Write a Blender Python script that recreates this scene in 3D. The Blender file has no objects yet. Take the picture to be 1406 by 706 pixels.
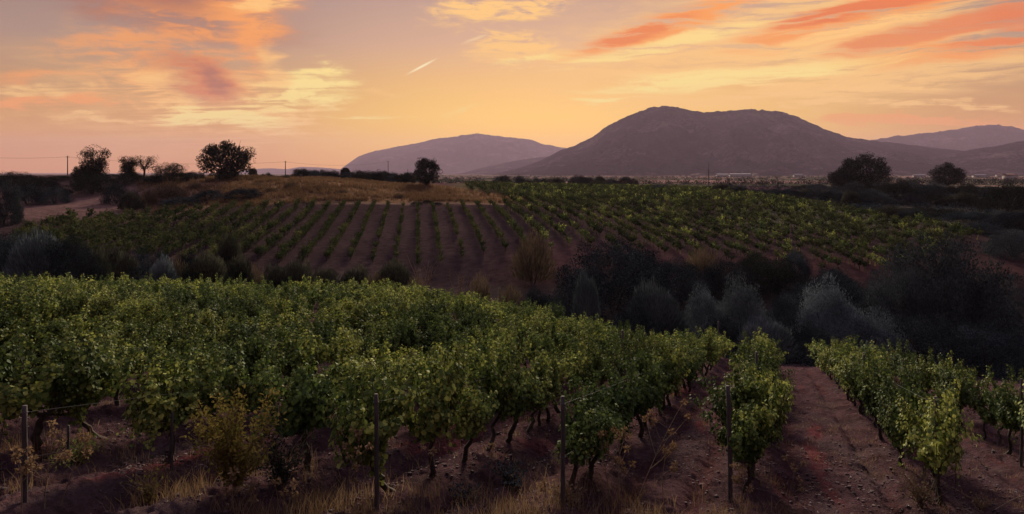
import bpy, math, random
import numpy as np

# ------------------------------------------------------------------ camera, sky, sun, exposure
sc = bpy.context.scene
COL = sc.collection
F, PX0, PY0 = 937.0, 703.0, 235.0        # focal length and horizon of the photo, in photo pixels
rad = math.radians

cam = bpy.data.cameras.new('camera')
cam.lens = 24.0; cam.sensor_width = 36.0
cam.shift_y = -118.0 / 1406.0
cam.clip_start = 0.1; cam.clip_end = 60000
cam_o = bpy.data.objects.new('camera', cam); COL.objects.link(cam_o)
cam_o.rotation_euler = (rad(90), 0, 0)
sc.camera = cam_o

sc.view_settings.view_transform = 'Standard'
sc.view_settings.look = 'None'
sc.view_settings.exposure = 0.52
sc.view_settings.gamma = 1.0
sc.view_settings.use_curve_mapping = False
sc.render.engine = 'CYCLES'
sc.cycles.use_denoising = True
sc.cycles.max_bounces = 5
sc.cycles.diffuse_bounces = 3
sc.cycles.glossy_bounces = 2
sc.cycles.transmission_bounces = 3
sc.cycles.volume_bounces = 0
sc.cycles.use_adaptive_sampling = False

SUN_AZ, SUN_EL = 4.0, 19.0
sun = bpy.data.lights.new('sun', 'SUN')
sun.energy = 5.0; sun.angle = rad(11); sun.color = (1.0, 0.84, 0.62)
sun_o = bpy.data.objects.new('sun', sun); COL.objects.link(sun_o)
sun_o.rotation_euler = (rad(90 - SUN_EL), 0, rad(180 - SUN_AZ))

def lin(r, g, b):
    f = lambda c: c / 12.92 if c <= 0.04045 else ((c + 0.055) / 1.055) ** 2.4
    return (f(r / 255.0), f(g / 255.0), f(b / 255.0))

class NT:
    """small wrapper for building node trees"""
    def __init__(s, tree):
        s.t = tree; s.n = tree.nodes; s.l = tree.links
    def add(s, typ, **kw):
        n = s.n.new(typ)
        for k, v in kw.items(): setattr(n, k, v)
        return n
    def set(s, sock, v):
        if isinstance(v, bpy.types.NodeSocket): s.l.new(v, sock)
        elif v is not None:
            if hasattr(sock.default_value, '__len__') and len(sock.default_value) == 4 and len(v) == 3: v = (*v, 1.0)
            sock.default_value = v
    def math(s, op, a, b=None, c=None):
        n = s.add('ShaderNodeMath', operation=op)
        for i, v in enumerate((a, b, c)):
            if v is not None: s.set(n.inputs[i], v)
        return n.outputs[0]
    def mix(s, fac, a, b, blend='MIX'):
        n = s.add('ShaderNodeMix', data_type='RGBA', blend_type=blend)
        s.set(n.inputs[0], fac); s.set(n.inputs[6], a); s.set(n.inputs[7], b)
        return n.outputs[2]
    def noise(s, vec, scale, detail=4.0, rough=0.55, dist=0.0):
        n = s.add('ShaderNodeTexNoise'); n.noise_dimensions = '3D'
        if vec is not None: s.set(n.inputs['Vector'], vec)
        n.inputs['Scale'].default_value = scale; n.inputs['Detail'].default_value = detail
        n.inputs['Roughness'].default_value = rough; n.inputs['Distortion'].default_value = dist
        return n
    def range(s, v, a, b, c=0.0, d=1.0, smooth=True):
        n = s.add('ShaderNodeMapRange'); n.interpolation_type = 'SMOOTHSTEP' if smooth else 'LINEAR'
        s.set(n.inputs[0], v)
        for i, k in enumerate((a, b, c, d)): n.inputs[1 + i].default_value = k
        return n.outputs[0]
    def ramp(s, v, stops):
        n = s.add('ShaderNodeValToRGB'); r = n.color_ramp
        while len(r.elements) < len(stops): r.elements.new(0.5)
        for e, (p, c) in zip(r.elements, stops):
            e.position = p; e.color = (*c, 1.0)
        s.set(n.inputs[0], v)
        return n.outputs[0]
    def xyz(s, x, y, z):
        n = s.add('ShaderNodeCombineXYZ')
        for i, v in enumerate((x, y, z)): s.set(n.inputs[i], v)
        return n.outputs[0]

def azel(px, py):
    dx, dz = (px - PX0) / F, (PY0 - py) / F
    return math.degrees(math.atan2(dx, 1)), math.degrees(math.atan2(dz, math.hypot(dx, 1)))

def build_sky():
    w = bpy.data.worlds.new('World'); sc.world = w; w.use_nodes = True
    N = NT(w.node_tree); N.n.clear()
    out = N.add('ShaderNodeOutputWorld'); bg = N.add('ShaderNodeBackground')
    N.l.new(bg.outputs[0], out.inputs[0])
    tc = N.add('ShaderNodeTexCoord')
    sep = N.add('ShaderNodeSeparateXYZ'); N.l.new(tc.outputs['Generated'], sep.inputs[0])
    x, y, z = sep.outputs
    az = N.math('MULTIPLY', N.math('ARCTAN2', x, y), 57.2958)
    el = N.math('MULTIPLY', N.math('ARCSINE', z), 57.2958)
    # clear evening gradient: towards the afterglow and away from it
    t = N.math('DIVIDE', N.math('ADD', el, 2.0), 92.0)
    P = lambda e: (e + 2.0) / 92.0
    glow = N.ramp(t, [(P(-2), lin(150, 95, 60)), (P(0), lin(246, 168, 26)), (P(2.2), lin(255, 194, 54)),
                      (P(4.5), lin(250, 198, 84)), (P(7.5), lin(232, 180, 108)), (P(10.5), lin(204, 162, 136)), (P(14.5), lin(172, 142, 136)),
                      (P(25), lin(188, 168, 174)), (P(50), lin(182, 180, 206)), (P(90), lin(166, 170, 204))])
    side = N.ramp(t, [(P(-2), lin(140, 90, 65)), (P(0), lin(218, 136, 34)), (P(3), lin(212, 145, 54)), (P(6), lin(188, 141, 92)),
                      (P(9.5), lin(160, 132, 120)), (P(14), lin(136, 116, 118)),
                      (P(25), lin(158, 148, 168)), (P(50), lin(166, 166, 196)), (P(90), lin(166, 170, 204))])
    back = N.ramp(t, [(P(-2), lin(52, 44, 54)), (P(0), lin(70, 60, 74)), (P(8), lin(78, 68, 84)), (P(20), lin(82, 74, 94)), (P(50), lin(104, 102, 132)), (P(90), lin(166, 170, 204))])
    ca = N.math('COSINE', N.math('DIVIDE', N.math('SUBTRACT', az, 5.0), 57.2958))
    c1 = N.mix(N.range(ca, 0.998, 0.86), glow, side)
    base = N.mix(N.range(ca, 0.75, -0.2), c1, back)
    nish = N.add('ShaderNodeTexSky'); nish.sky_type = 'NISHITA'; nish.sun_disc = False
    nish.sun_elevation = rad(4.0); nish.sun_rotation = rad(SUN_AZ)
    nish.altitude = 100; nish.dust_density = 3.0
    nm = N.add('ShaderNodeVectorMath', operation='SCALE'); N.l.new(nish.outputs[0], nm.inputs[0]); nm.inputs['Scale'].default_value = 0.004
    base = N.mix(1.0, base, nm.outputs[0], 'ADD')
    # high thin clouds: placed by direction, shredded by noise laid out on a cloud plane
    zc = N.math('ADD', N.math('MAXIMUM', z, 0.0), 0.06)
    plane = N.xyz(N.math('DIVIDE', x, zc), N.math('DIVIDE', y, zc), 0.0)
    mp = N.add('ShaderNodeMapping', vector_type='POINT'); N.l.new(plane, mp.inputs[0])
    mp.inputs['Rotation'].default_value = (0, 0, rad(-62)); mp.inputs['Scale'].default_value = (0.35, 1.7, 1)
    streak = N.noise(mp.outputs[0], 1.5, 7.0, 0.62, 0.7).outputs[0]
    dirv = N.xyz(az, el, 0.0)
    dmap = N.add('ShaderNodeMapping'); N.l.new(dirv, dmap.inputs[0]); dmap.inputs['Scale'].default_value = (1.0, 3.6, 1); dmap.inputs['Rotation'].default_value = (0, 0, rad(4))
    fine = N.noise(dmap.outputs[0], 0.33, 7.0, 0.6, 0.9).outputs[0]
    wn = N.noise(dmap.outputs[0], 0.12, 5.0, 0.6, 0.3)
    wv = N.add('ShaderNodeVectorMath', operation='SUBTRACT'); N.l.new(wn.outputs['Color'], wv.inputs[0]); wv.inputs[1].default_value = (0.5, 0.5, 0.5)
    ws = N.add('ShaderNodeVectorMath', operation='MULTIPLY'); N.l.new(wv.outputs[0], ws.inputs[0]); ws.inputs[1].default_value = (8.0, 4.0, 0)
    wa = N.add('ShaderNodeVectorMath', operation='ADD'); N.l.new(dirv, wa.inputs[0]); N.l.new(ws.outputs[0], wa.inputs[1])
    warped = wa.outputs[0]
    tex = N.math('ADD', N.math('MULTIPLY', streak, 0.5), N.math('MULTIPLY', fine, 0.5))
    shred = N.range(tex, 0.40, 0.62, 0.0, 1.6, False)
    soft = N.range(tex, 0.30, 0.66, 0.14, 1.35, False)
    wl = N.add('ShaderNodeVectorMath', operation='SCALE'); N.l.new(ws.outputs[0], wl.inputs[0]); wl.inputs['Scale'].default_value = 0.35
    wb = N.add('ShaderNodeVectorMath', operation='ADD'); N.l.new(dirv, wb.inputs[0]); N.l.new(wl.outputs[0], wb.inputs[1])
    rm = N.add('ShaderNodeMapping'); N.l.new(wb.outputs[0], rm.inputs[0]); rm.inputs['Rotation'].default_value = (0, 0, rad(-13)); rm.inputs['Scale'].default_value = (0.22, 2.6, 1)
    rt = N.noise(rm.outputs[0], 0.55, 7.0, 0.62, 0.4).outputs[0]
    streaky = N.range(rt, 0.36, 0.60, 0.0, 1.5, False)
    YEL, PEACH, ORG, RED, PUR, PINK = lin(255, 226, 140), lin(255, 200, 122), lin(248, 158, 80), lin(230, 120, 64), lin(160, 100, 84), lin(214, 160, 140)
    def stroke(base, a, b, halfw, colour, alpha, kind='shred', coords=None):
        (a0, e0), (a1, e1) = azel(*a), azel(*b)
        m = N.add('ShaderNodeMapping', vector_type='TEXTURE')
        N.l.new(coords if coords is not None else warped, m.inputs[0])
        m.inputs['Location'].default_value = ((a0 + a1) / 2, (e0 + e1) / 2, 0)
        m.inputs['Rotation'].default_value = (0, 0, math.atan2(e1 - e0, a1 - a0))
        m.inputs['Scale'].default_value = (max(0.02, math.hypot(a1 - a0, e1 - e0) / 2), halfw * 57.3 / F, 1)
        ln = N.add('ShaderNodeVectorMath', operation='LENGTH'); N.l.new(m.outputs[0], ln.inputs[0])
        v = N.range(ln.outputs['Value'], 1.4, 0.2)
        if kind == 'shred': v = N.range(N.math('MULTIPLY', v, shred), 0.05, 0.85)
        elif kind == 'streak': v = N.range(N.math('MULTIPLY', v, streaky), 0.0, 0.95)
        elif kind == 'soft': v = N.range(N.math('MULTIPLY', v, soft), -0.05, 1.2)
        return N.mix(N.math('MULTIPLY', v, alpha), base, colour)
    c = base
    for s in [
        # veil behind everything
        ((-60, 120), (440, 130), 90, PEACH, 0.40, 'soft'), ((640, 70), (1460, 60), 100, PEACH, 0.40, 'soft'),
        # the cloud at upper left
        ((40, -30), (420, 50), 40, PUR, 0.95, 'soft'), ((150, 10), (400, 40), 26, ORG, 0.8, 'shred'), ((110, -10), (330, 24), 26, PUR, 0.8, 'soft'),
        ((290, 40), (420, -20), 34, ORG, 0.95, 'soft'), ((320, 25), (420, -16), 18, PEACH, 0.8, 'shred'),
        ((320, 20), (370, 110), 26, ORG, 0.85, 'soft'),
        ((80, 60), (400, 150), 62, ORG, 0.75, 'shred'), ((120, 100), (480, 170), 44, PEACH, 0.9, 'shred'), ((150, 70), (330, 110), 26, ORG, 0.7, 'soft'),
        ((190, 70), (340, 135), 30, PUR, 0.75, 'soft'), ((220, 84), (350, 130), 22, RED, 0.9, 'soft'), ((240, 88), (335, 128), 13, PUR, 0.9, 'soft'),
        ((340, 120), (500, 94), 20, YEL, 1.0, 'shred'), ((370, 104), (500, 100), 13, YEL, 1.0, 'soft'), ((300, 142), (500, 124), 18, YEL, 0.95, 'shred'), ((360, 60), (384, 140), 18, PEACH, 0.9, 'soft'),
        ((200, 148), (420, 172), 17, YEL, 0.95, 'shred'), ((-40, 106), (100, 98), 8, ORG, 0.9, 'soft'), ((-40, 144), (170, 134), 10, ORG, 0.9, 'shred'), ((-40, 118), (150, 124), 10, PEACH, 0.7, 'shred'),
        ((20, 159), (250, 158), 4.5, PEACH, 0.85, 'soft'), ((430, 158), (570, 165), 3.6, YEL, 0.85, 'soft'), ((600, 154), (650, 149), 5, YEL, 0.5, 'soft'), ((500, 120), (560, 130), 8, PEACH, 0.5, 'soft'),
        # streaks at upper right
        ((580, 22), (790, -4), 22, PEACH, 0.95, 'shred'), ((620, 52), (780, 66), 18, PEACH, 0.9, 'shred'), ((650, 74), (800, 86), 16, PEACH, 0.7, 'shred'), ((680, 91), (780, 84), 6, YEL, 0.95, 'soft'),
        ((740, 110), (1500, -60), 75, PEACH, 0.75, 'streak'), ((900, 110), (1500, 60), 46, PEACH, 0.8, 'streak'),
        ((780, 76), (1090, -24), 17, ORG, 1.0, 'streak'), ((800, 66), (960, 20), 10, RED, 0.7, 'streak'), ((760, 96), (1060, 24), 11, YEL, 0.7, 'streak'),
        ((1000, 66), (1380, -26), 21, ORG, 1.0, 'streak'), ((1050, 38), (1350, -24), 13, RED, 0.95, 'streak'), ((1070, 22), (1200, 4), 8, RED, 0.6, 'soft'),
        ((1020, 72), (1330, 6), 7, PEACH, 0.95, 'streak'), ((1110, 78), (1460, 2), 13, RED, 0.8, 'streak'), ((1130, 88), (1480, 48), 15, ORG, 1.0, 'streak'), ((1280, 72), (1480, 36), 11, RED, 0.7, 'streak'),
        ((840, 112), (1300, 72), 12, YEL, 0.6, 'streak'), ((1350, 30), (1480, -14), 40, RED, 0.6, 'streak'),
        ((800, 124), (1180, 92), 14, YEL, 0.8, 'streak'), ((850, 112), (990, 107), 6, YEL, 0.9, 'shred'), ((788, 134), (850, 134), 4, YEL, 1.0, 'plain'),
        ((990, 122), (1330, 114), 7, PEACH, 0.9, 'shred'), ((960, 130), (1200, 136), 6, PEACH, 0.8, 'shred'), ((1040, 146), (1440, 147), 8, PEACH, 0.8, 'shred'), ((1060, 165), (1440, 169), 7, ORG, 0.7, 'shred'),
    ]:
        c = stroke(c, *s, coords=wb.outputs[0] if s[5] == 'streak' else None)
    for s in [((560, 101.5), (598, 81.5), 1.7, lin(255, 236, 190), 0.95, 'plain'), ((634, 60), (670, 47), 2.2, lin(255, 226, 170), 0.35, 'plain')]:
        c = stroke(c, *s, coords=dirv)
    fin = N.add('ShaderNodeVectorMath', operation='SCALE'); N.l.new(c, fin.inputs[0])
    N.l.new(N.range(el, 0.0, 38.0, 0.69, 0.86), fin.inputs['Scale'])
    N.l.new(fin.outputs[0], bg.inputs[0])
    bg.inputs[1].default_value = 1.0
    w.cycles.sampling_method = 'MANUAL'; w.cycles.sample_map_resolution = 512
build_sky()

# ------------------------------------------------------------------ helpers
rng = np.random.default_rng(7)
random.seed(7)

def _hash(ix, iy, seed):
    h = (ix.astype(np.int64) * 374761393 + iy.astype(np.int64) * 668265263 + seed * 1442695041) & 0xFFFFFFFF
    h = ((h ^ (h >> 13)) * 1274126177) & 0xFFFFFFFF
    return ((h ^ (h >> 16)) & 0xFFFFFF) / float(0xFFFFFF)

def vnoise(x, y, seed=0):
    x = np.asarray(x, float); y = np.asarray(y, float)
    ix, iy = np.floor(x), np.floor(y); fx, fy = x - ix, y - iy
    fx = fx * fx * (3 - 2 * fx); fy = fy * fy * (3 - 2 * fy)
    a = _hash(ix, iy, seed); b = _hash(ix + 1, iy, seed); c = _hash(ix, iy + 1, seed); d = _hash(ix + 1, iy + 1, seed)
    return (a + (b - a) * fx) * (1 - fy) + (c + (d - c) * fx) * fy

def fbm(x, y, seed=0, oct=4):
    s = 0; amp = 0.5; tot = 0
    for i in range(oct):
        s = s + amp * vnoise(x * 2 ** i, y * 2 ** i, seed + i * 17); tot += amp; amp *= 0.5
    return s / tot

def sstep(a, b, v):
    t = np.clip((np.asarray(v, float) - a) / (b - a), 0, 1)
    return t * t * (3 - 2 * t)

def mesh_np(name, V, Q, mat, smooth=False):
    V = np.asarray(V, np.float32).reshape(-1, 3); Q = np.asarray(Q, np.int32).reshape(-1, 4)
    me = bpy.data.meshes.new(name)
    me.vertices.add(len(V)); me.vertices.foreach_set('co', V.ravel())
    me.loops.add(Q.size); me.loops.foreach_set('vertex_index', Q.ravel())
    me.polygons.add(len(Q)); me.polygons.foreach_set('loop_start', np.arange(0, Q.size, 4, dtype=np.int32))
    if smooth: me.polygons.foreach_set('use_smooth', np.ones(len(Q), bool))
    me.update(calc_edges=True)
    if mat: me.materials.append(mat)
    return me

def link(name, data, parent=None, loc=None):
    o = bpy.data.objects.new(name, data); COL.objects.link(o)
    if parent: o.parent = parent
    if loc is not None: o.location = loc
    return o

def tag(o, label=None, cat=None, group=None, kind=None):
    for k, v in (('label', label), ('category', cat), ('group', group), ('kind', kind)):
        if v: o[k] = v
    return o

class Geo:
    """collects quads"""
    def __init__(s): s.V = []; s.Q = []; s.n = 0
    def put(s, V, Q):
        V = np.asarray(V, float).reshape(-1, 3); s.V.append(V); s.Q.append(np.asarray(Q, np.int64).reshape(-1, 4) + s.n); s.n += len(V)
    def tube(s, pts, radii, n=6, cap=True):
        pts = np.asarray(pts, float); m = len(pts)
        tan = np.gradient(pts, axis=0); tan /= np.linalg.norm(tan, axis=1)[:, None] + 1e-9
        ref = np.array([0.31, 0.95, 0.05])
        u = np.cross(tan, ref); u /= np.linalg.norm(u, axis=1)[:, None] + 1e-9
        v = np.cross(tan, u)
        a = np.arange(n) / n * 2 * math.pi
        R = np.asarray(radii, float)[:, None, None]
        V = pts[:, None] + R * (np.cos(a)[None, :, None] * u[:, None] + np.sin(a)[None, :, None] * v[:, None])
        V = V.reshape(-1, 3)
        Q = [(i * n + j, i * n + (j + 1) % n, (i + 1) * n + (j + 1) % n, (i + 1) * n + j) for i in range(m - 1) for j in range(n)]
        if cap and n % 2 == 0:
            for base in (0, (m - 1) * n):
                for k in range(n // 2 - 1):
                    Q.append((base + k, base + k + 1, base + n - 2 - k, base + n - 1 - k))
        s.put(V, Q)
    def box(s, lo, hi):
        x0, y0, z0 = lo; x1, y1, z1 = hi
        V = [(x0, y0, z0), (x1, y0, z0), (x1, y1, z0), (x0, y1, z0), (x0, y0, z1), (x1, y0, z1), (x1, y1, z1), (x0, y1, z1)]
        s.put(V, [(0, 3, 2, 1), (4, 5, 6, 7), (0, 1, 5, 4), (1, 2, 6, 5), (2, 3, 7, 6), (3, 0, 4, 7)])
    def arr(s):
        return np.concatenate(s.V), np.concatenate(s.Q)
    def mesh(s, name, mat, smooth=False):
        return mesh_np(name, *s.arr(), mat, smooth)

def norm(v):
    return v / (np.linalg.norm(v, axis=-1, keepdims=True) + 1e-9)

def leaf_cards(P, T, Nn, S, shape='vine', fold=0.16):
    """leaves at P with tip direction T, normal N and size S; each leaf is two quads folded along its rib"""
    T = norm(T); Nn = norm(Nn - (Nn * T).sum(1, keepdims=True) * T); B = np.cross(Nn, T)
    if shape == 'vine': L = [(0, 0, 0), (.46, .08, 1), (.50, .62, 1), (0, 1.0, 0), (-.50, .62, 1), (-.46, .08, 1)]
    elif shape == 'oval': L = [(0, 0, 0), (.24, .25, 1), (.22, .70, 1), (0, 1.0, 0), (-.22, .70, 1), (-.24, .25, 1)]
    else: L = [(0, 0, 0), (.07, .2, 1), (.06, .7, 1), (0, 1.0, 0), (-.06, .7, 1), (-.07, .2, 1)]
    L = np.array(L, float)
    V = P[:, None] + S[:, None, None] * (L[None, :, 0:1] * B[:, None] + L[None, :, 1:2] * T[:, None] + fold * L[None, :, 2:3] * Nn[:, None])
    k = np.arange(len(P))[:, None] * 6
    Q = np.concatenate([k + np.array([[0, 1, 2, 3]]), k + np.array([[0, 3, 4, 5]])], 1).reshape(-1, 4)
    return V.reshape(-1, 3), Q

# ------------------------------------------------------------------ materials
def new_mat(name):
    m = bpy.data.materials.new(name); m.use_nodes = True
    N = NT(m.node_tree); N.n.clear()
    out = N.add('ShaderNodeOutputMaterial')
    return m, N, out

def leaf_mat(name, dark, mid, light, trans=0.3, patch=0.35, tone=0.18, spec=0.0):
    m, N, out = new_mat(name)
    g = N.add('ShaderNodeNewGeometry')
    pn = N.noise(g.outputs['Position'], patch, 3.0).outputs[0]
    fac = N.math('ADD', N.math('MULTIPLY', g.outputs['Random Per Island'], 0.55), N.math('MULTIPLY', N.range(pn, 0.32, 0.68), 0.45))
    col = N.ramp(fac, [(0.1, dark), (0.55, mid), (0.98, light)])
    oi = N.add('ShaderNodeObjectInfo'); tn = N.add('ShaderNodeVectorMath', operation='SCALE')
    N.l.new(col, tn.inputs[0]); N.l.new(N.range(oi.outputs['Random'], 0, 1, 1 - tone, 1 + tone, False), tn.inputs['Scale']); col = tn.outputs[0]
    p = N.add('ShaderNodeBsdfPrincipled'); N.l.new(col, p.inputs['Base Color'])
    p.inputs['Roughness'].default_value = 0.75; p.inputs['Specular IOR Level'].default_value = spec
    if trans > 0:
        tr = N.add('ShaderNodeBsdfTranslucent'); N.l.new(col, tr.inputs[0])
        mx = N.add('ShaderNodeMixShader'); mx.inputs[0].default_value = trans
        N.l.new(p.outputs[0], mx.inputs[1]); N.l.new(tr.outputs[0], mx.inputs[2]); N.l.new(mx.outputs[0], out.inputs[0])
    else: N.l.new(p.outputs[0], out.inputs[0])
    return m

def plain_mat(name, c0, c1, scale=6.0, rough=0.85, bump=0.3, metal=0.0, stretch=(1, 1, 1)):
    m, N, out = new_mat(name)
    tc = N.add('ShaderNodeTexCoord'); mp = N.add('ShaderNodeMapping'); N.l.new(tc.outputs['Object'], mp.inputs[0]); mp.inputs['Scale'].default_value = stretch
    nz = N.noise(mp.outputs[0], scale, 6.0).outputs[0]
    p = N.add('ShaderNodeBsdfPrincipled'); N.l.new(N.ramp(nz, [(0.3, c0), (0.7, c1)]), p.inputs['Base Color'])
    p.inputs['Roughness'].default_value = rough; p.inputs['Metallic'].default_value = metal
    p.inputs['Specular IOR Level'].default_value = 0.25
    if bump:
        b = N.add('ShaderNodeBump'); b.inputs['Strength'].default_value = bump; b.inputs['Distance'].default_value = 0.02
        N.l.new(nz, b.inputs['Height']); N.l.new(b.outputs[0], p.inputs['Normal'])
    N.l.new(p.outputs[0], out.inputs[0])
    return m

M = {}
M['vine'] = leaf_mat('vine_leaf', (0.024, 0.046, 0.015), (0.098, 0.134, 0.035), (0.490, 0.500, 0.125), 0.19, 0.22, 0.25, 0.08)
M['vine_far'] = M['vine']
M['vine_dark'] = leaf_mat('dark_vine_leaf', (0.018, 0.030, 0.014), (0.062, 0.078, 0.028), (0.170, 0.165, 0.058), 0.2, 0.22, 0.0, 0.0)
M['shrub'] = leaf_mat('shrub_leaf', (0.013, 0.021, 0.023), (0.038, 0.053, 0.054), (0.115, 0.138, 0.138), 0.0, 0.5, 0.35)
M['olive'] = leaf_mat('grey_leaf', (0.026, 0.034, 0.035), (0.062, 0.075, 0.076), (0.130, 0.145, 0.140), 0.05, 0.5, 0.3)
M['silver'] = leaf_mat('silver_leaf', (0.050, 0.066, 0.072), (0.125, 0.152, 0.160), (0.260, 0.290, 0.290), 0.05, 0.5, 0.25)
M['broom'] = leaf_mat('broom_leaf', (0.026, 0.031, 0.023), (0.060, 0.064, 0.046), (0.125, 0.120, 0.080), 0.15, 0.5)
M['tan'] = leaf_mat('tan_leaf', (0.075, 0.055, 0.035), (0.120, 0.090, 0.055), (0.180, 0.130, 0.080), 0.2, 0.5)
M['tree'] = leaf_mat('tree_leaf', (0.010, 0.015, 0.012), (0.023, 0.030, 0.022), (0.052, 0.058, 0.040), 0.05, 0.4)
M['yellow'] = leaf_mat('yellow_leaf', (0.090, 0.085, 0.022), (0.190, 0.150, 0.040), (0.300, 0.220, 0.070), 0.3, 1.5)
M['dry'] = leaf_mat('dry_grass_blade', (0.14, 0.085, 0.045), (0.24, 0.155, 0.085), (0.36, 0.25, 0.14), 0.25, 0.3)
M['knoll'] = leaf_mat('meadow_blade', (0.080, 0.046, 0.026), (0.160, 0.094, 0.050), (0.27, 0.170, 0.098), 0.25, 0.06)
M['bark'] = plain_mat('vine_bark', (0.022, 0.015, 0.012), (0.060, 0.042, 0.034), 22, 0.95, 0.8)
M['twig'] = plain_mat('dry_twig', (0.12, 0.08, 0.05), (0.26, 0.18, 0.11), 14, 0.9, 0.3)
M['post'] = plain_mat('weathered_post', (0.030, 0.024, 0.024), (0.090, 0.070, 0.066), 9, 0.9, 0.6, 0, (4, 4, 0.6))
M['metal'] = plain_mat('galvanised', (0.05, 0.045, 0.045), (0.10, 0.09, 0.09), 20, 0.8, 0.1, 0.0)
M['white_wall'] = plain_mat('pale_render', (0.26, 0.22, 0.20), (0.36, 0.32, 0.30), 1.0, 0.9, 0)
M['tile_roof'] = plain_mat('tile_roof', (0.22, 0.10, 0.06), (0.36, 0.19, 0.12), 2.0, 0.9, 0)
M['sheet_roof'] = plain_mat('sheet_roof', (0.24, 0.21, 0.21), (0.34, 0.30, 0.30), 1.0, 0.6, 0)
M['window'] = plain_mat('dark_glass', (0.02, 0.02, 0.025), (0.04, 0.04, 0.05), 3.0, 0.2, 0)

# ------------------------------------------------------------------ terrain
A_, B_, Z0 = -0.08, -0.179, -3.02
_bx = [-200, 0, 150, 300, 450, 560, 700, 830, 985, 1600]
_bh = [-0.3, -0.2, 0.15, 0.75, 1.25, 1.5, 0.95, 0.2, 0.0, 0.0]
def fore(px, Y):
    X = (px - PX0) / F * Y
    return Z0 + A_ * X + B_ * Y + np.interp(px, _bx, _bh) * sstep(15, 48, Y)

ctl = []
def cp(px, Y, py=None, z=None):
    if z is None: z = -(py - PY0) / F * Y
    X = (px - PX0) / F * Y
    ctl.append((math.atan2(X, Y), math.log(math.hypot(X, Y)), z))
for Y in (2.0, 4.0, 7.0, 10.0, 14.0, 19.0, 26.0, 34.0, 42.0):
    for px in (-250, 0, 220, 430, 620, 800, 985, 1180, 1400, 1650):
        cp(px, Y, z=float(fore(px, Y)))
for px in (-250, 0, 150, 300, 450, 560, 700): cp(px, 50, z=float(fore(px, 50.0)))
for px, z in ((830, -12.9), (985, -13.2), (1180, -13.9), (1400, -14.6), (1650, -15)): cp(px, 48, z=z)
for px, z in ((-250, -9.6), (0, -9.9), (200, -10.3), (400, -11.0), (600, -11.9), (700, -12.4), (800, -13.2), (1000, -14.2), (1200, -14.8), (1400, -15.0), (1650, -15)): cp(px, 58, z=z)
for px, Y, py in [(-250, 72, 370), (0, 72, 370), (100, 80, 345), (200, 72, 366), (400, 72, 368), (600, 70, 392), (600, 78, 352), (750, 68, 388), (750, 76, 350), (450, 78, 352), (300, 80, 346), (900, 76, 352), (900, 67, 395),
                  (-250, 105, 300), (0, 105, 300), (100, 105, 302), (250, 110, 294), (450, 117, 284), (600, 117, 284.5), (750, 117, 284), (600, 95, 315), (300, 95, 318), (900, 95, 316), (900, 120, 288),
                  (300, 128, 270), (300, 150, 246), (100, 140, 268), (100, 165, 242), (0, 140, 268), (0, 165, 242), (-250, 165, 242), (450, 130, 266), (450, 147, 250), (580, 155, 257), (580, 135, 270), (640, 150, 264),
                  (700, 160, 263), (700, 230, 252), (900, 165, 264), (900, 230, 256), (1100, 68, 390), (1100, 90, 330), (1100, 150, 274), (1100, 230, 257), (1250, 66, 404), (1250, 78, 355), (1250, 110, 304), (1250, 160, 275),
                  (1400, 62, 442), (1400, 66, 408), (1400, 90, 334), (1400, 120, 296), (1400, 160, 275), (1400, 230, 260), (1650, 66, 408), (1650, 120, 296), (1650, 230, 260), (200, 150, 250), (200, 128, 280), (80, 120, 284)]:
    cp(px, Y, py)
for px in (-250, 0, 150, 300, 450): cp(px, 210, z=-4.0); cp(px, 290, z=-7.5)
for px in (-250, 100, 450, 700, 1000, 1300, 1650):
    if px >= 600: cp(px, 300, z=-6.0)
    cp(px, 420, z=-8.5); cp(px, 700, z=-9.5); cp(px, 1500, z=-12.5); cp(px, 4000, z=-20); cp(px, 14000, z=-40)
ctl = np.array(ctl); KA = 2.6
_P = np.stack([ctl[:, 0] * KA, ctl[:, 1]], 1)
def _phi(d): return np.where(d > 1e-9, d * d * np.log(d + 1e-12), 0.0)
_D = np.linalg.norm(_P[:, None] - _P[None], axis=2); n_ = len(_P)
_K = np.zeros((n_ + 3, n_ + 3)); _K[:n_, :n_] = _phi(_D) + np.eye(n_) * 2e-4
_K[:n_, n_] = 1; _K[:n_, n_ + 1:] = _P; _K[n_:, :n_] = _K[:n_, n_:].T
_W = np.linalg.solve(_K, np.concatenate([ctl[:, 2], [0, 0, 0]]))

def ground_smooth(X, Y):
    X = np.atleast_1d(np.asarray(X, float)); Y = np.atleast_1d(np.asarray(Y, float))
    sh = X.shape; X = X.ravel(); Y = Y.ravel()
    a = np.clip(np.arctan2(X, Y), -0.78, 0.78); r = np.maximum(np.hypot(X, Y), 2.2)
    lr = np.log(r)
    out = np.empty(len(X))
    for i in range(0, len(X), 20000):
        q = np.stack([a[i:i + 20000] * KA, lr[i:i + 20000]], 1)
        d = np.linalg.norm(q[:, None] - _P[None], axis=2)
        out[i:i + 20000] = _phi(d) @ _W[:n_] + _W[n_] + q @ _W[n_ + 1:]
    return out.reshape(sh)

HD = rad(20.9); DX, DY = math.sin(HD), math.cos(HD)       # heading of the near rows
MD = rad(-7.84); MX, MY = math.sin(MD), math.cos(MD)      # heading of the rows on the far slope
ROWS = [18.0, 15.5, 13.0, 10.5, 7.9, 5.33, 2.63, -0.42, -2.86, -4.93, -6.75, -8.4, -10.3] + [-12.5 - 2.3 * i for i in range(22)]
_rows = np.array(ROWS)
_epx = [-300, 0, 150, 300, 560, 700, 830, 985, 1100, 1400, 1700]
_eY = [55, 54, 52, 51, 50, 48.5, 46, 44, 43, 42, 42]

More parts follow.
